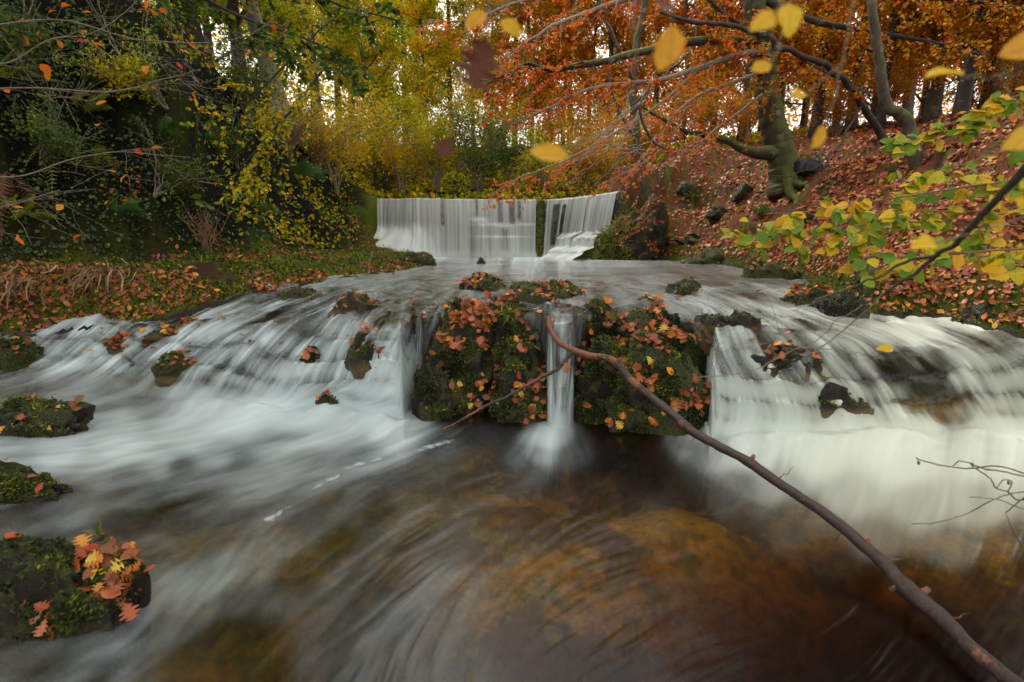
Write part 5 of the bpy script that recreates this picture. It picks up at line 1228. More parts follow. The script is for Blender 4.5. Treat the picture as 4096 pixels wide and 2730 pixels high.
spray('beech_branch', 'second beech limb with orange leaves sweeping down left towards the weir', 'branch',
  [(pth((768, 50, D0 - .2), (735, 56, D0 - .6), (700, 68, D0 - 1.0), (660, 80, D0 - 1.5), (620, 84, D0 - 1.9), (581, 92, D0 - 2.2), (545, 110, D0 - 2.4), (505, 128, D0 - 2.5)), 3 * s_, .5 * s_),
   (pth((700, 68, D0 - 1.0), (665, 100, D0 - 1.5), (620, 130, D0 - 1.9), (570, 158, D0 - 2.1), (520, 178, D0 - 2.2), (490, 196, D0 - 2.3)), 1.3 * s_, .4 * s_),
   (pth((690, 100, D0 - 1.0), (670, 140, D0 - 1.3), (640, 165, D0 - 1.5), (600, 185, D0 - 1.7)), 1.0 * s_, .4 * s_)], .05, M['twig_grey'], 'beech', M['leaf_orange'], 1900, .10, 250, 52, twl=1.1, ntw=6, droop=.25, spread=.6)
spray('beech_branch', 'high beech branch with red orange leaves at the top edge right of centre', 'branch',
  [(pth((760, -40, D0), (700, -10, D0 - 1), (640, -4, D0 - 2), (590, 12, D0 - 2.8), (545, 30, D0 - 3.3), (500, 62, D0 - 3.5)), 3.2 * s_, .6 * s_),
   (pth((640, -40, D0 - 2), (590, -10, D0 - 2.8), (520, 2, D0 - 3.2), (470, 20, D0 - 3.4), (425, 20, D0 - 3.5)), 2 * s_, .4 * s_)], .05, M['twig_grey'], 'beech', M['leaf_orange'], 1300, .095, 250, 53, twl=1.2, ntw=6, droop=.3, spread=.6)
spray('beech_branch', 'amber leaved branch of the mossy beech spreading low across its own trunk', 'branch',
  [(pth((766, 70, D0), (740, 80, D0 - .6), (700, 95, D0 - 1.0), (672, 118, D0 - 1.2), (655, 150, D0 - 1.3)), 2.2 * s_, .5 * s_),
   (pth((768, 90, D0), (742, 110, D0 - .7), (715, 130, D0 - 1.0), (690, 152, D0 - 1.2)), 1.6 * s_, .5 * s_)], .04, M['twig_grey'], 'beech', M['leaf_amber'], 1300, .095, 200, 54, twl=1.0, ntw=8, droop=.3, spread=.65)
spray('beech_branch', 'crowded top right beech branch of amber and green leaves', 'branch',
  [(pth((765, 0, D0), (810, 20, D0 - .8), (860, 30, D0 - 1.4), (920, 40, D0 - 2), (990, 55, D0 - 2.4)), 3.4 * s_, .6 * s_),
   (pth((760, -60, D0), (820, -30, D0 - 1.2), (880, -6, D0 - 2), (960, 0, D0 - 2.4), (1040, 10, D0 - 2.6)), 3.4 * s_, .6 * s_),
   (pth((690, -30, D0 - 1), (720, 10, D0 - 1.4), (790, 52, D0 - 1.6), (840, 80, D0 - 1.8)), 2 * s_, .6 * s_)], .05, M['bark_dark'], 'beech', M['leaf_amber'], 3200, .10, 200, 55, twl=1.4, ntw=6, droop=.25, spread=.7)
# arching dark stem
lb1 = hit(888, 142); lt = thing('arching_tree', 'dark crooked stem arching left from the right bank over the mossy beech', 'tree', lb1 + [0, 0, -.1]); dq = lb1[1]
tube(lt, 'trunk', [lb1 + [0, 0, -.2], at_y(879, 131, dq), at_y(862, 105, dq - .3), at_y(853, 88, dq - .6), at_y(827, 67, dq - 1.1), at_y(788, 51, dq - 1.6), at_y(765, 37, dq - 2.0), at_y(734, 26, dq - 2.3), at_y(695, 23, dq - 2.6), at_y(660, 12, dq - 2.8)], [.10, .08, .07, .062, .056, .05, .042, .035, .025], M['bark_dark'], 12, n=80, wob=.10)
tube(lt, 'limb', [at_y(862, 105, dq - .3), at_y(845, 135, dq - .8), at_y(825, 160, dq - 1.3), at_y(795, 175, dq - 1.8), at_y(770, 176, dq - 2)], [.03, .02, .012, .008], M['bark_dark'], 7, wob=.08)
l2 = hit(918, 160); lt = thing('leaning_tree', 'leaning pale trunk with a mossy foot on the right bank, left of the hazel leaves', 'tree', l2 + [0, 0, -.1]); dq = l2[1]; s2 = dq / FP
tube(lt, 'trunk', [l2 + [.1, 0, -.3], at_y(914, 149, dq), at_y(905, 119, dq), at_y(892, 109, dq), at_y(885, 88, dq), at_y(879, 58, dq), at_y(874, 20, dq), at_y(870, -40, dq), at_y(868, -120, dq)], [8.5 * s2, 6.5 * s2, 5.2 * s2, 4.8 * s2, 4.4 * s2, 4 * s2, 3.6 * s2, 3.2 * s2, 2 * s2], M['bark_moss_light'], 14, n=70, wob=.05)
l3 = hit(649, 213); lt = thing('thin_leaning_tree', 'thin leaning grey tree with a mossy foot at the right end of the weir', 'tree', l3 + [0, 0, -.1]); dq = l3[1]; s3 = dq / FP
tube(lt, 'trunk', [l3 + [.05, 0, -.2], at_y(649, 208, dq), at_y(642, 168, dq), at_y(637, 140, dq), at_y(633, 105, dq), at_y(631, 79, dq), at_y(636, 45, dq), at_y(644, 9, dq), at_y(648, -60, dq), at_y(650, -120, dq)], [6 * s3, 4.6 * s3, 4 * s3, 3.6 * s3, 3.3 * s3, 3 * s3, 2.7 * s3, 2.2 * s3], M['bark_moss_light'], 10, n=60, wob=.06)
for pp in [((640, 150), (625, 120), (612, 95), (606, 60)), ((633, 105), (660, 80), (690, 50), (700, 10)), ((634, 80), (615, 40), (600, 0), (590, -40))]:
    tube(lt, 'limb', [at_y(a_, b_, dq - .2) for a_, b_ in pp], [1.6 * s3, 1.2 * s3, .6 * s3], M['bark'], 6, wob=.1)
# the bare arching twigs right above the weir
bw = thing('drooping_twigs', 'bare pale twigs drooping over the right end of the weir', 'branch', at_y(660, 118, 9)); q = np.random.default_rng(88)
T_ = Tubes()
for i in range(22):
    x0, y0 = q.uniform(630, 668), q.uniform(85, 150); ex, ey = x0 - q.uniform(20, 90), q.uniform(150, 205); d_ = q.uniform(8, 11)
    c_ = curve([at_y(x0, y0, d_), at_y((x0 + ex) / 2 + 4, (y0 + ey) / 2 - 10, d_ - .2), at_y(ex, ey, d_ - .4)], 14); T_.add(c_ - np.array(bw.location) + q.normal(size=c_.shape) * .012, np.linspace(.008, .002, 14), 4, cap=False)
link('twigs', T_.mesh('twigs', [M['twig_grey']]), bw, kind='stuff')
tube(bw, 'branch', [at_y(650, 85, 9.5), at_y(640, 110, 9.4), at_y(652, 140, 9.6), at_y(668, 150, 10)], [.03, .025, .02], M['bark'], 7)

# backpack leaning at the foot of the beech
bk = hit(806, 178); bag = thing('backpack', 'dark grey backpack lying on its side at the foot of the mossy beech', 'backpack', bk + [0, 0, -.02]); sb = bk[1] / FP
def rbox(w, d, h, loc, mat, name, parent, rot=0.0, puff=.25, seed=0, lab=None):
    V, F = ico(4); V = np.sign(V) * np.abs(V) ** .45; V = V / np.maximum(1, (np.abs(V) ** 4).sum(1)[:, None] ** .25) 
    V = V * [w / 2, d / 2, h / 2]; V = V * (1 + .06 * fbm(V[:, 0] * 9 + seed, V[:, 1] * 9, V[:, 2] * 9, 3)[:, None])
    c_, s_ = math.cos(rot), math.sin(rot); V = np.stack([V[:, 0] * c_ - V[:, 2] * s_, V[:, 1], V[:, 0] * s_ + V[:, 2] * c_], -1) + loc
    return link(name, make_mesh(name, V, F, [mat], None, True), parent, label=lab)
M['bag'] = plain_mat('dark_nylon', (.018, .02, .024), .55); M['bag2'] = plain_mat('grey_strap', (.05, .07, .08), .6)
rbox(24 * sb, 16 * sb, 15 * sb, (0, 0, 7 * sb), M['bag'], 'main_pocket', bag, -.18, seed=1); rbox(14 * sb, 6 * sb, 9 * sb, (0, -8 * sb, 6 * sb), M['bag'], 'front_pocket', bag, -.18, seed=2); rbox(9 * sb, 14 * sb, 11 * sb, (13 * sb, 0, 5 * sb), M['bag2'], 'lid', bag, -.5, seed=3)
for dx in (-4, 3):
    T_ = Tubes(); T_.add(curve([(dx * sb, -2 * sb, 14 * sb), ((dx + 5) * sb, -6 * sb, 19 * sb), ((dx + 11) * sb, -8 * sb, 13 * sb), ((dx + 12) * sb, -9 * sb, 1 * sb)], 20), [.018, .018], 6); link('strap', T_.mesh('strap', [M['bag2']]), bag)

# ------------------------------------------------------------------ ferns
def fern(label, p, nfr, L_, mat, q, lean=(0, -.2, 0), flat=.5, name='fern'):
    o_ = thing(name, label, 'fern', p)
    for i in range(nfr):
        az = q.uniform(0, 2 * np.pi); dv = np.array([math.cos(az) * flat, math.sin(az) * flat * .8, .8]) + np.array(lean) + q.normal(size=3) * .12; dv /= np.linalg.norm(dv)
        l_ = L_ * q.uniform(.6, 1.1); n = 20; s = np.linspace(0, 1, n)[:, None]
        C_ = dv * l_ * s + np.array([0, 0, -1]) * l_ * .55 * s ** 2
        tg = np.gradient(C_, axis=0); tg /= np.linalg.norm(tg, axis=1)[:, None]; sd_ = np.cross(tg, [0, -.85, .5]); sd_ /= np.linalg.norm(sd_, axis=1)[:, None] + 1e-6; nn = np.cross(sd_, tg)
        wv = l_ * .17 * np.sin(np.pi * np.clip(s[:, 0] * .9 + .12, 0, 1)) ** .8
        V = []; F = []; r_ = []
        for k in range(n):
            V += [C_[k] + sd_[k] * .004, C_[k] - sd_[k] * .004]; r_ += [.1, .1]
            if k: i0 = len(V); F += [[i0 - 4, i0 - 3, i0 - 1], [i0 - 4, i0 - 1, i0 - 2]]
        for k in range(2, n):
            for sg in (-1, 1):
                m_ = 4; b0 = C_[k]; dr_ = sd_[k] * sg + tg[k] * .35; dr_ /= np.linalg.norm(dr_)
                for j in range(m_):        # each pinna is itself cut into leaflets
                    f0 = j / m_; c0 = b0 + dr_ * wv[k] * f0 + np.array([0, 0, -.12 * wv[k] * f0]); hw = l_ / n * .34 * (1 - f0 * .75); i0 = len(V)
                    V += [c0, c0 + dr_ * wv[k] * .30 + tg[k] * hw + nn[k] * .003, c0 + dr_ * wv[k] * .42, c0 + dr_ * wv[k] * .28 - tg[k] * hw - nn[k] * .003]; F += [[i0, i0 + 1, i0 + 2], [i0, i0 + 2, i0 + 3]]; r_ += [q.random()] * 4
        fr_ = link('frond', make_mesh('frond', np.array(V), np.array(F), [mat], {'rnd': np.array(r_)}), o_)
    return o_
q = np.random.default_rng(99)
fern('green fern on the right bank below the mossy beech', hit(757, 222) + [0, -.05, .05], 11, .62, M['fern'], q)
fern('second smaller fern drooping at the foot of the right bank', hit(752, 232) + [0, -.05, 0], 6, .40, M['fern'], q)
fern('blue green fern in the shade at the right, behind the hazel leaves', hit(892, 178), 8, .6, M['fern'], q)
fern('pale green fern arching from the left bank towards the weir', hit(292, 188) + [.1, -.1, .1], 9, 1.15, M['fern'], q, lean=(.6, -.5, -.2))
fern('yellow green fern high on the dark left cliff', hit(88, 120) + [.05, -.1, 0], 5, .8, M['fern_yellow'], q, lean=(.9, -.3, .1))
fern('two toned fern hanging on the dark left cliff near the picture edge', hit(58, 142) + [.05, -.1, 0], 4, .7, M['fern_yellow'], q, lean=(.3, -.3, -1.2))
fern('drooping yellow fern in the middle of the dark left cliff', hit(99, 148) + [.05, -.1, 0], 5, .75, M['fern_yellow'], q, lean=(.4, -.3, -1.4))
fern('withered brown fern hanging at the far left edge', hit(12, 180) + [.05, -.1, 0], 10, .8, M['fern_brown'], q, lean=(.2, -.3, -1.6))
fern('small dark green fern half way up the left cliff', hit(135, 95) + [.05, -.1, 0], 5, .45, M['fern'], q, lean=(.6, -.6, -.2))
for px, py, lb_ in [(30, 225, 'yellow green fern low at the far left, above the dead grass'), (120, 215, 'green fern at the foot of the cliff left of the leggy shrub'), (160, 140, 'green fern hanging in the middle of the cliff'), (255, 215, 'fresh green fern at the cliff foot below the pale fern'), (20, 95, 'yellowing fern at the upper left edge'), (340, 215, 'small fern on the bank just left of the weir')]:
    fern(lb_, hit(px, py) + [.08, -.12, .05], 6, .3 + .045 * hit(px, py)[1], M['fern_yellow'] if 'yellow' in lb_ else M['fern'], q, lean=(.6, -.3, -.3))
fern('small fern on top of the bank behind the weir', hit(455, 196), 5, .8, M['fern'], q)

# ------------------------------------------------------------------ shrubs and bramble
def stems(o_, n, H, spread, r, mat, q, curl=.35, name='stems', lean=(0, 0, 0), nb=3):
    T_ = Tubes(); ends = []
    for i in range(n):
        az = q.uniform(0, 2 * np.pi); sp = q.uniform(.1, 1) * spread; dv = np.array([math.cos(az) * sp, math.sin(az) * sp, 1]) + np.array(lean); dv /= np.linalg.norm(dv); l_ = H * q.uniform(.6, 1.1)
        m_ = 10; s = np.linspace(0, 1, m_)[:, None]; out = np.array([math.cos(az), math.sin(az), -.2])
        C_ = q.normal(size=3) * [.08, .08, 0] * H * .3 + dv * l_ * s + out * l_ * curl * s ** 2.2 + q.normal(size=(m_, 3)) * l_ * .012
        T_.add(C_, np.linspace(r, r * .25, m_), 5, cap=False); ends.append(C_)
        for j in range(nb):
            k = int(q.integers(3, m_ - 1)); d2 = dv + q.normal(size=3) * .6; d2 /= np.linalg.norm(d2); l2 = l_ * q.uniform(.2, .45); C2 = C_[k] + d2 * l2 * np.linspace(0, 1, 6)[:, None] + q.normal(size=(6, 3)) * l2 * .03 + np.array([0, 0, -.2]) * l2 * np.linspace(0, 1, 6)[:, None] ** 2
            T_.add(C2, np.linspace(r * .5, r * .15, 6), 4, cap=False); ends.append(C2)
    link(name, T_.mesh(name, [mat]), o_)
    return ends
def leaves_on(ends, n, sig, size, kind, mat, q, o_, lo=.35, name='foliage', bias=None):
    P = []
    for i in range(n):
        c_ = ends[int(q.integers(len(ends)))]; f = q.uniform(lo, 1) * (len(c_) - 1.01); k = int(f); P.append(c_[k] + (c_[k + 1] - c_[k]) * (f - k))
    P = np.array(P) + q.normal(size=(n, 3)) * sig
    Fr = rand_frames(n, np.array([0, -.3, 1.]), .7, q); rr = np.clip(q.random(n) * .7 + .3 * (fbm(P[:, 0], P[:, 1], P[:, 2], 2, 1.2) + .5), 0, 1)
    return link(name, cloud_mesh(name, P, Fr, q.uniform(.6, 1.15, n) * size, kind, mat, q, rr), o_, kind='stuff')
q = np.random.default_rng(123)
sh = thing('young_maple', 'small leggy shrub with bare orange stems and few green leaves on the left ledge', 'shrub', hit(208, 255)); sc_ = hit(208, 255)[1]
en = stems(sh, 16, .95, .45, .009, M['twig'], q, .25); 
P = np.array([c_[-1] for c_ in en if c_[-1][2] > .75][:26]); link('foliage', cloud_mesh('foliage', P, rand_frames(len(P), np.array([0, -.3, 1.]), .3, q), np.full(len(P), .16), 'hazel', M['leaf_green'], q, .6 + .4 * q.random(len(P))), sh, kind='stuff')
SHRUB = []
for v, (H_, n_, lf, sz, nl) in enumerate([(2.6, 16, 'tiny', .10, 2600), (3.6, 14, 'tiny', .11, 3600), (1.7, 12, 'tiny', .09, 1500)]):
    for mk in ('leaf_mixed', 'leaf_yellow', 'leaf_green', 'leaf_amber'):
        if (v, mk) in ((2, 'leaf_yellow'), (0, 'leaf_green')): pass
        qq = np.random.default_rng(200 + v)
        SHRUB.append(((v, mk), H_, n_, lf, sz, nl))
SH = {}
def shrub(v, mk, p, label, scale=1.0, rz=0.0, group=None, cat='shrub', name='shrub'):
    if (v, 'm') not in SH:
        H_, n_, nl, sz = [(2.6, 16, 3000, .10), (3.6, 14, 4200, .11), (1.7, 14, 1700, .085)][v]
        qq = np.random.default_rng(300 + v); tmp = thing('tmp', 'x', 'x'); en = stems(tmp, n_, H_, .45, .02, M['twig_grey'], qq, .35)
        fo = leaves_on(en, nl, .10 * H_ * .6, sz, 'tiny', M['leaf_mixed'], qq, tmp, .3)
        SH[(v, 'm')] = ([c for c in tmp.children if c.name.startswith('stems')][0].data, fo.data); 
        for c in list(tmp.children): bpy.data.objects.remove(c)
        bpy.data.objects.remove(tmp)
    sd_, fd = SH[(v, 'm')]
    o_ = thing(name, label, cat, p, group); o_.rotation_euler = (0, 0, rz); o_.scale = (scale,) * 3
    link('stems', sd_, o_); f_ = link('foliage', fd, o_, kind='stuff'); f_.material_slots[0].link = 'OBJECT'; f_.material_slots[0].material = M[mk]
    return o_
G1 = 'shrubs on the left bank'
for i, (px, py, v, mk, sc, lb_) in enumerate([
  (335, 190, 1, 'leaf_yellow', 1.0, 'tall yellow and green leaved shrub beside the left end of the weir'),
  (372, 172, 0, 'leaf_mixed', 1.1, 'bushy yellow green shrub above the left corner of the weir'),
  (310, 120, 1, 'leaf_mixed', .9, 'loose green yellow shrub on the slope above the brown brambles'),
  (282, 85, 1, 'leaf_mixed', .9, 'yellow green shrub high on the left slope below the pale trunk'),
  (255, 100, 0, 'leaf_green', 1.0, 'green shrub leaning over the dark cliff, left of the brambles'),
  (240, 60, 1, 'leaf_mixed', .8, 'bright green shrub at the top of the left cliff'),
  (345, 110, 1, 'leaf_yellow', 1.0, 'golden shrub on the upper left slope behind the brambles'),
  (355, 140, 0, 'leaf_mixed', 1.1, 'dense green and yellow shrub at mid height left of the weir'),
  (395, 185, 2, 'leaf_green', 1.0, 'low dark green bush on the bank directly behind the weir lip at the left'),
  (325, 160, 2, 'leaf_mixed', 1.0, 'small light green bush between fern and tall yellow shrub'),
  (250, 130, 2, 'leaf_green', 1.0, 'small shaded bush hanging on the cliff above the pale fern'),
  (215, 40, 0, 'leaf_green', .9, 'dark green shrub overhanging the cliff near the top left')]):
    p_ = hit(px, py); shrub(v, mk, p_ + [0, 0, -.15], lb_, sc, i * 1.3, G1)
for i, (px, py, v, mk, sc, lb_) in enumerate([
  (20, 60, 2, 'leaf_green', .8, 'small dark shrub rooted in the cliff at the upper left corner'), (70, 95, 2, 'leaf_green', .7, 'shaded shrub on the cliff above the yellow ferns'),
  (125, 60, 2, 'leaf_green', .9, 'dark green shrub high on the cliff face'), (165, 110, 2, 'leaf_mixed', .7, 'small yellowing shrub in the middle of the cliff face'),
  (40, 165, 2, 'leaf_green', .6, 'low green shrub among ferns at the far left'), (150, 180, 2, 'leaf_green', .6, 'low shaded shrub left of the leggy shrub'),
  (195, 75, 2, 'leaf_mixed', .9, 'green and yellow shrub on the cliff edge left of the brambles'), (235, 165, 2, 'leaf_green', .8, 'green shrub at the cliff foot right of the leggy shrub')]):
    p_ = hit(px, py); o_ = shrub(v, mk, p_ + [.1, -.1, -.3], lb_, sc, i * 1.7, 'shrubs growing out of the cliff face'); o_.rotation_euler = (.45, .55, i * 1.7)
G2 = 'shrubs on the slope behind the weir'
for i, (px, d_, v, mk, sc, lb_) in enumerate([
  (405, 21.5, 1, 'leaf_yellow', 1.0, 'yellow shrub behind the left third of the weir'), (440, 22, 1, 'leaf_mixed', 1.0, 'green yellow shrub behind the weir, below the crooked grey tree'),
  (478, 22, 0, 'leaf_green', 1.2, 'dark green ivy covered bush behind the middle of the weir'), (510, 23, 1, 'leaf_green', .9, 'shaded green shrub right of the ivy bush behind the weir'),
  (545, 22, 0, 'leaf_mixed', 1.1, 'mixed green shrub behind the stone pier'), (580, 22.5, 1, 'leaf_amber', .9, 'amber shrub behind the right curtain of the weir'),
  (610, 22, 0, 'leaf_yellow', 1.1, 'yellow shrub behind the right end of the weir'), (640, 22, 1, 'leaf_amber', .9, 'amber shrub beyond the thin leaning tree'),
  (420, 27, 1, 'leaf_yellow', 1.2, 'tall yellow shrub farther up the valley at the left'), (462, 28, 1, 'leaf_mixed', 1.2, 'green yellow shrub farther up the valley, left of centre'),
  (500, 29, 1, 'leaf_yellow', 1.1, 'yellow shrub farther up the valley in the centre'), (540, 28, 1, 'leaf_amber', 1.1, 'amber shrub farther up the valley, right of centre'),
  (585, 29, 1, 'leaf_yellow', 1.1, 'golden shrub farther up the valley at the right'), (625, 27, 0, 'leaf_amber', 1.3, 'orange brown shrub farther up the valley behind the thin tree'),
  (380, 26, 1, 'leaf_mixed', 1.2, 'leafy shrub at the far left of the upper valley'), (665, 24, 0, 'leaf_amber', 1.2, 'amber shrub on the crest above the right bank'),
  (700, 21, 0, 'leaf_amber', 1.0, 'orange shrub on the crest left of the mossy beech'), (735, 19, 2, 'leaf_amber', 1.3, 'low amber bush on the crest just left of the mossy beech'),
  (820, 19, 0, 'leaf_amber', 1.0, 'amber bush on the crest right of the mossy beech'), (860, 20, 1, 'leaf_amber', .8, 'tall amber shrub beyond the arching dark stem'),
  (950, 17, 0, 'leaf_amber', .9, 'amber shrub among the dark trunks at the right'), (1000, 18, 1, 'leaf_amber', .8, 'amber shrub at the right picture edge')]):
    x_ = (px - 512) / FP * d_ * .99; z_ = float(ground_z(np.array([x_]), np.array([d_]))[0]); shrub(v, mk, (x_, d_, z_ - .1), lb_, sc, i * 2.1, G2)
# brown brambles on the left slope
for px, py, sc, lb_ in [(288, 155, 1.0, 'thicket of dry brown bramble stems on the left slope'), (318, 170, .9, 'dry reddish brown bramble stems right of the main thicket'), (300, 125, .8, 'higher patch of dry brown stems on the left slope'), (340, 150, .8, 'thin brown stems among yellow leaves left of the weir')]:
    o_ = thing('bramble', lb_, 'bramble', hit(px, py) + [0, 0, -.1]); stems(o_, 60, 1.7 * sc, .6, .011, M['twig'], q, .5, nb=2)

# ------------------------------------------------------------------ trees
TR = {}
def tree_meshes(v):
    if v in TR: return TR[v]
    H_, r0, cs, nl, lf, sz, spread = [(15, .24, .12, 14, 26000, .16, 3.2), (17, .20, .16, 13, 22000, .16, 2.8), (12, .15, .10, 12, 20000, .14, 2.6), (18, .30, .30, 12, 26000, .17, 3.8), (14, .13, .22, 10, 12000, .15, 2.2)][v]
    qq = np.random.default_rng(500 + v); n = 24; s = np.linspace(0, 1, n)
    C_ = np.stack([.5 * fbm(s * 2, 0 * s, v + .3, 3) * s * 1.6, .5 * fbm(s * 2, 0 * s, v + 7.3, 3) * s, s * H_], -1)
    T1 = Tubes(); T1.add(C_, r0 * (1.25 * np.exp(-s * 30) * .5 + 1 - .85 * s), 10, bump=.12, seed=v)
    T2 = Tubes(); ends = []
    for i in range(nl * 2):
        f = cs + (1 - cs) * (i + qq.random()) / (nl * 2); k = f * (n - 1); p0 = C_[int(k)]; az = i * 2.4 + qq.normal() * .5
        el = qq.uniform(.1, .75); dv = np.array([math.cos(az) * math.cos(el), math.sin(az) * math.cos(el), math.sin(el)]); l_ = spread * (1.15 - .6 * (f - cs) / (1 - cs)) * qq.uniform(.6, 1.1); m_ = 9; ss_ = np.linspace(0, 1, m_)[:, None]
        L1 = p0 + dv * l_ * ss_ + np.array([0, 0, .25 * l_]) * ss_ ** 2 + qq.normal(size=(m_, 3)) * l_ * .03 * ss_
        T2.add(L1, np.linspace(r0 * .35 * (1.2 - f), .015, m_), 5, cap=False); ends.append(L1[3:])
        for j in range(5):
            kk = int(qq.integers(2, m_ - 1)); d2 = dv * .7 + qq.normal(size=3) * .6; d2 /= np.linalg.norm(d2); l2 = l_ * qq.uniform(.25, .55); L2 = L1[kk] + d2 * l2 * np.linspace(0, 1, 6)[:, None] + np.array([0, 0, -.25 * l2]) * np.linspace(0, 1, 6)[:, None] ** 2 + qq.normal(size=(6, 3)) * l2 * .04
            T2.add(L2, np.linspace(.03, .008, 6), 3, cap=False); ends.append(L2); ends.append(L2)
    P = []
    for i in range(lf):
        c_ = ends[int(qq.integers(len(ends)))]; f = qq.uniform(0, 1) * (len(c_) - 1.01); k = int(f); P.append(c_[k] + (c_[k + 1] - c_[k]) * (f - k))
    P = np.array(P) + qq.normal(size=(lf, 3)) * [.24, .24, .17]
    rr = np.clip(qq.random(lf) * .6 + .4 * (fbm(P[:, 0], P[:, 1], P[:, 2], 2, .7) + .5), 0, 1)
    fo = cloud_mesh('crown', P, rand_frames(lf, np.array([0, -.2, 1.]), .8, qq), qq.uniform(.6, 1.15, lf) * sz, 'tiny', M['leaf_mixed'], qq, rr)
    TR[v] = (T1.mesh('trunk', [M['bark']]), T2.mesh('limbs', [M['bark']]), fo); return TR[v]
def tree(v, px, d_, bark, mk, sc, rz, label, group, name='tree', lean=0.0, x_=None):
    if x_ is None: x_ = (px - 512) / FP * d_
    z_ = float(ground_z(np.array([x_]), np.array([float(d_)]))[0])
    a_, b_, c_ = tree_meshes(v); o_ = thing(name, label, 'tree', (x_, d_, z_ - .15), group); o_.rotation_euler = (0, lean, rz); o_.scale = (sc,) * 3
    for nm, dt in (('trunk', a_), ('limbs', b_)):
        t_ = link(nm, dt, o_); t_.material_slots[0].link = 'OBJECT'; t_.material_slots[0].material = M[bark]
    if mk: f_ = link('crown', c_, o_, kind='stuff'); f_.material_slots[0].link = 'OBJECT'; f_.material_slots[0].material = M[mk]
    return o_
G = 'trees closing the valley'; GR_ = 'trees on the crest of the right bank'; GL_ = 'trees above the left cliff'
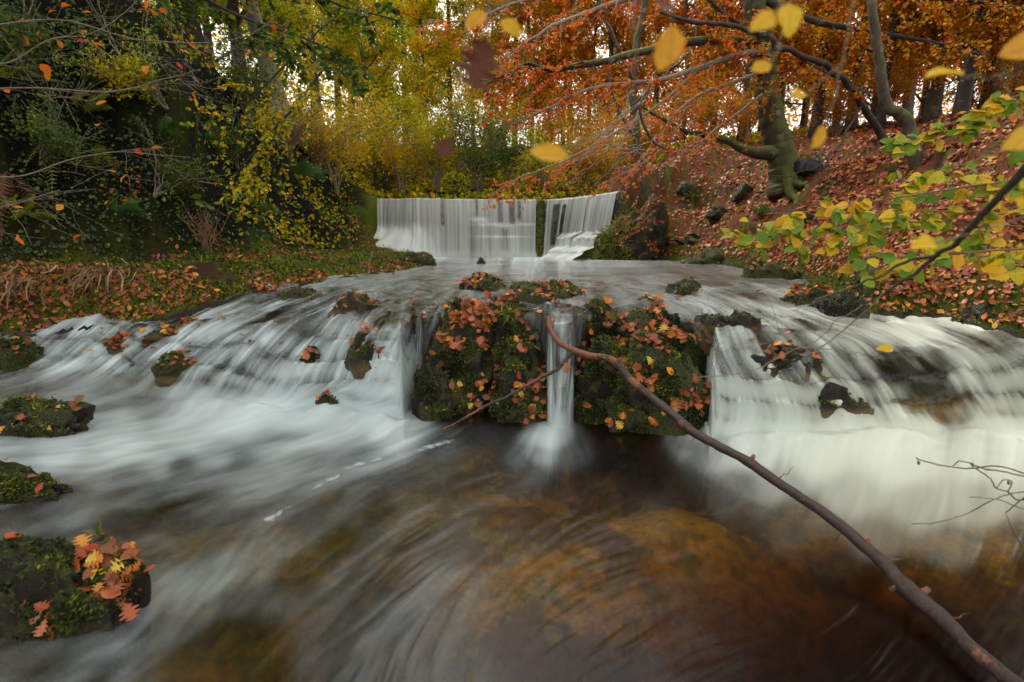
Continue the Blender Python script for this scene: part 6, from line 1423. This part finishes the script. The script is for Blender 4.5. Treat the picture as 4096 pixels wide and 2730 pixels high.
TREES = [
 (3, 303, 16.0, 'bark_pale', 'leaf_mixed', .9, 0, 'pale smooth trunk leaning left above the left slope', GL_, -.22),
 (0, 262, 15, 'bark_dark', 'leaf_mixed', .8, 1, 'dark tree with green yellow crown left of the pale trunk', GL_, 0),
 (2, 200, 12, 'bark_dark', 'leaf_green', .8, 2, 'small green tree on top of the cliff at the upper left', GL_, .1),
 (2, 140, 10.5, 'bark_dark', 'leaf_green', .8, 3, 'green leaved tree over the darkest part of the cliff', GL_, .1),
 (0, 60, 10, 'bark_dark', 'leaf_green', .8, 4, 'dark tree at the far upper left corner', GL_, .1),
 (0, 330, 22, 'bark', 'leaf_mixed', .9, 5, 'tree with amber tinged crown right of the pale trunk', GL_, 0),
 (2, 392, 24, 'bark_moss_light', 'leaf_mixed', 1.0, 6, 'crooked grey tree with yellow green leaves above the left of the weir', G, -.12),
 (1, 362, 30, 'bark', 'leaf_yellow', 1.0, 7, 'slim tree with golden crown, left part of the skyline', G, 0),
 (0, 412, 33, 'bark', 'leaf_mixed', 1.0, 8, 'broad yellow green tree on the skyline above the left of the weir', G, 0),
 (4, 435, 30, 'bark_dark', 'leaf_yellow', 1.0, 9, 'thin dark trunk with sparse yellow leaves, left of centre', G, .03),
 (1, 455, 34, 'bark', 'leaf_mixed', 1.0, 10, 'straight grey trunk with green yellow crown near the centre', G, 0),
 (4, 476, 31, 'bark', 'leaf_yellow', 1.05, 11, 'thin upright trunk behind the withered brown leaf', G, -.02),
 (4, 492, 36, 'bark', 'leaf_yellow', 1.1, 12, 'far thin trunk just left of the picture centre', G, 0),
 (1, 515, 33, 'bark_dark', 'leaf_yellow', 1.0, 13, 'straight dark trunk with golden leaves at the picture centre', G, 0),
 (4, 530, 30, 'bark', 'leaf_amber', 1.0, 14, 'thin trunk with amber leaves right of the picture centre', G, .02),
 (4, 548, 35, 'bark_dark', 'leaf_amber', 1.1, 15, 'far thin dark trunk above the stone pier', G, 0),
 (1, 566, 31, 'bark', 'leaf_amber', 1.0, 16, 'straight trunk with amber crown above the right curtain', G, 0),
 (4, 585, 34, 'bark', 'leaf_yellow', 1.1, 17, 'far thin trunk with yellow leaves above the right curtain', G, 0),
 (0, 604, 32, 'bark', 'leaf_amber', 1.0, 18, 'amber crowned tree above the right end of the weir', G, 0),
 (1, 645, 29, 'bark', 'leaf_amber', 1.0, 19, 'amber tree behind the thin leaning tree', G, 0),
 (4, 672, 25, 'bark_dark', 'leaf_amber', 1.0, 20, 'thin dark trunk between the thin leaning tree and the beech', GR_, 0),
 (1, 700, 27, 'bark', 'leaf_orange', 1.0, 21, 'orange crowned tree left of the mossy beech', GR_, 0),
 (0, 730, 22, 'bark_dark', 'leaf_amber', .9, 22, 'dark trunk with amber crown just behind the left side of the beech', GR_, 0),
 (1, 797, 19, 'bark_dark', 'leaf_amber', .9, 23, 'brown trunk standing on the crest right of the mossy beech', GR_, 0),
 (1, 830, 23, 'bark_dark', 'leaf_amber', 1.0, 24, 'straight dark trunk above the arching stem', GR_, 0),
 (1, 856, 18, 'bark_dark', 'leaf_amber', .9, 25, 'dark trunk just left of the leaning pale trunk', GR_, 0),
 (1, 905, 17, 'bark', 'leaf_amber', .9, 26, 'wide greyish trunk right of the leaning pale trunk', GR_, 0),
 (0, 930, 15, 'bark_dark', 'leaf_amber', .75, 27, 'widest dark trunk at the upper right', GR_, 0),
 (1, 953, 17, 'bark_dark', 'leaf_amber', .9, 28, 'slim dark trunk right of the widest one', GR_, 0),
 (1, 978, 20, 'bark', 'leaf_amber', 1.0, 29, 'farther grey trunk among the dark ones at the upper right', GR_, 0),
 (0, 1000, 14, 'bark_dark', 'leaf_amber', .8, 30, 'dark trunk close to the right picture edge', GR_, 0),
 (1, 1022, 16, 'bark_dark', 'leaf_amber', .9, 31, 'dark trunk cut by the right picture edge', GR_, 0),
 (0, 1090, 13, 'bark_dark', 'leaf_mixed', .9, 32, 'tree with green amber crown leaning in past the right edge', GR_, 0),
 (0, 760, 26, 'bark', 'leaf_orange', 1.0, 33, 'orange tree seen far behind the beech trunk', GR_, 0),
 (0, 880, 27, 'bark', 'leaf_amber', 1.0, 34, 'far amber tree behind the leaning pale trunk', GR_, 0),
 (0, 960, 26, 'bark', 'leaf_amber', 1.0, 35, 'far amber tree behind the dark trunks', GR_, 0),
 (2, 690, 32, 'bark', 'leaf_amber', 1.3, 36, 'low bushy amber tree far beyond the crest, left of the beech', GR_, 0),
 (2, 745, 31, 'bark', 'leaf_yellow', 1.3, 37, 'low yellow tree far beyond the crest behind the beech trunk', GR_, 0),
 (2, 785, 29, 'bark', 'leaf_amber', 1.2, 38, 'bushy amber tree far behind the backpack', GR_, 0),
 (2, 815, 32, 'bark', 'leaf_yellow', 1.3, 39, 'golden tree far behind the arching dark stem', GR_, 0),
 (2, 850, 30, 'bark', 'leaf_amber', 1.2, 40, 'bushy amber tree far behind the foot of the arching stem', GR_, 0),
 (2, 895, 31, 'bark', 'leaf_amber', 1.3, 41, 'low bushy tree far behind the leaning pale trunk', GR_, 0),
 (2, 935, 29, 'bark', 'leaf_yellow', 1.2, 42, 'golden tree low between the dark trunks at the right', GR_, 0),
 (2, 975, 31, 'bark', 'leaf_amber', 1.3, 43, 'low amber tree low between the right hand trunks', GR_, 0),
 (2, 1015, 29, 'bark', 'leaf_amber', 1.2, 44, 'bushy amber tree far off at the right picture edge', GR_, 0),
 (2, 350, 28, 'bark', 'leaf_yellow', 1.2, 45, 'bushy golden tree on the skyline at the left', G, 0),
 (2, 425, 38, 'bark', 'leaf_mixed', 1.3, 46, 'low bushy tree closing the gap left of the withered leaf', G, 0),
 (2, 505, 40, 'bark', 'leaf_yellow', 1.3, 47, 'low bushy golden tree closing the gap in the centre', G, 0),
 (2, 560, 39, 'bark', 'leaf_amber', 1.3, 48, 'low bushy amber tree above the weir pier', G, 0),
 (2, 625, 36, 'bark', 'leaf_amber', 1.3, 49, 'low bushy amber tree behind the crown of the thin leaning tree', G, 0),
 (2, 285, 24, 'bark', 'leaf_mixed', 1.1, 50, 'bushy green yellow tree behind the pale smooth trunk', GL_, 0),
 (2, 235, 18, 'bark', 'leaf_green', 1.0, 51, 'bushy green tree on the cliff top left of the pale trunk', GL_, 0),
]
for v, px, d_, bk_, mk, sc, rz, lb_, gg, ln_ in TREES: tree(v, px, d_, bk_, mk, sc, rz, lb_, gg, lean=ln_)
q = np.random.default_rng(808)
n = 90000; a_ = q.uniform(-1.15, 1.15, n); d_ = q.uniform(42, 58, n); z_ = 6.5 + 24 * q.random(n) ** 1.25; x_ = a_ * d_
k = fbm(a_ * 9, z_ * .16, d_ * .05, 4, 1.0) + .25 * fbm(a_ * 50, z_ * .9, d_ * .0, 2, 1.0) > -.22
P = np.stack([x_, d_, z_], -1)[k]
for nm_, mk, c_ in (('leaf_yellow', 'leaf_yellow', lambda u: u < -.02), ('leaf_amber', 'leaf_amber', lambda u: u >= -.02)):
    kk = c_(P[:, 0] / P[:, 1] + .12 * fbm(P[:, 0] * .1, P[:, 2] * .1, 0 * P[:, 0], 2)); Q = P[kk]
    link('distant_woodland', cloud_mesh('distant_woodland', Q, rand_frames(len(Q), np.array([0, -.6, .8]), .8, q), q.uniform(.25, .5, len(Q)), 'tiny', M[mk], q), kind='stuff')
# trees that stand just outside the picture and shade the stream
for i, (x_, y_, v, mk, lb_) in enumerate([(-8.5, 4, 3, 'leaf_green', 'tree on the left bank beside the viewer'), (-9, -2, 0, 'leaf_green', 'tree on the left bank behind the viewer'), (9.5, 5, 3, 'leaf_amber', 'tree on the right bank beside the viewer'), (10, -1, 0, 'leaf_amber', 'tree on the right bank behind the viewer'),
        (-7.5, 9, 3, 'leaf_green', 'tall tree on the cliff whose crown arches over the stream'), (-8.5, 14, 3, 'leaf_mixed', 'tall tree farther along the cliff top arching over the stream'), (11.5, 9.5, 3, 'leaf_amber', 'tall beech high on the right bank arching over the stream'), (0, -7, 0, 'leaf_amber', 'tree downstream behind the viewer')]):
    tree(v, 0, y_, 'bark_dark', mk, 1.15, i, lb_, 'tall trees arching over the stream', x_=x_, lean=.18 * (-1 if x_ > 0 else 1))
# leafy branches hanging in at the upper left
spray('overhanging_branch', 'dark overhanging branch with green leaves across the top left of centre', 'branch', [pth((120, -60, 6.5), (190, -10, 6.4), (250, 20, 6.3), (310, 40, 6.2), (350, 60, 6.2)), pth((240, -60, 7), (290, -20, 7), (340, 5, 7), (400, 20, 7))], .025, M['bark_dark'], 'hazel', M['leaf_green'], 1300, .10, 0, 61, twl=1.1, ntw=6, droop=.3, spread=.6)
spray('overhanging_branch', 'bare pale twigs with a few withered leaves at the upper left corner', 'branch', [pth((-40, 70, 3.2), (10, 62, 3.3), (50, 40, 3.3), (100, 30, 3.4), (150, -10, 3.5)), pth((-40, 90, 3.2), (40, 88, 3.3), (110, 92, 3.4), (160, 80, 3.5), (200, 70, 3.6)), pth((-40, 30, 3.4), (60, 20, 3.5), (140, 40, 3.6), (230, 40, 3.8), (275, 20, 3.9)), pth((-40, 176, 3.2), (20, 176, 3.3), (70, 160, 3.4), (120, 152, 3.5), (190, 158, 3.6)), pth((-40, 215, 3.4), (10, 205, 3.4), (60, 190, 3.5))], .0055, M['twig_grey'], 'beech', M['leaf_near_obj'], 44, .07, 44, 62, twl=.8, ntw=8, droop=.1, spread=.7)
spray('overhanging_branch', 'leafy yellow green branch hanging over the dark cliff, left of the brambles', 'branch', [pth((330, 20, 8), (290, 60, 7.8), (250, 100, 7.6), (215, 130, 7.5)), pth((330, 60, 8), (300, 100, 7.8), (265, 140, 7.6), (235, 175, 7.4))], .02, M['bark_dark'], 'hazel', M['leaf_mixed'], 1500, .08, 0, 63, twl=1.2, ntw=6, droop=.4, spread=.7)
# hanging ivy strands and roots on the dark cliff
q = np.random.default_rng(444)
for i, (px, py, wh) in enumerate([(18, 120, 'at the far left edge'), (52, 190, 'beside the withered fern'), (75, 95, 'above the yellow fern'), (118, 170, 'right of the drooping fern'), (140, 130, 'in the darkest part of the cliff'), (168, 185, 'above the leggy shrub'), (196, 120, 'at the middle of the cliff face'), (226, 205, 'right of the leggy shrub'), (250, 190, 'left of the pale fern'), (300, 222, 'below the pale fern'), (330, 225, 'low on the bank near the weir')]):
    p_ = hit(px, py) + [.08, -.1, .05]
    if p_[1] > 22: continue
    o_ = thing('ivy_strand', 'thin strand of ivy hanging ' + wh, 'ivy', p_, 'ivy strands hanging on the left bank'); l_ = q.uniform(.5, 1.3)
    C_ = np.stack([.05 * fbm(np.linspace(0, 3, 20), np.zeros(20), i + .5, 3), .05 * fbm(np.linspace(0, 3, 20), np.zeros(20), i + 9.5, 3), -l_ * np.linspace(0, 1, 20)], -1); T_ = Tubes(); T_.add(C_, [.006, .003], 4); link('vine', T_.mesh('vine', [M['twig']]), o_)
    n = 46; k = q.integers(0, 20, n); link('foliage', cloud_mesh('foliage', C_[k] + q.normal(size=(n, 3)) * .035, rand_frames(n, np.array([.4, -1, .3]), .4, q), q.uniform(.035, .07, n), 'ivy', M['leaf_green'], q), o_, kind='stuff')
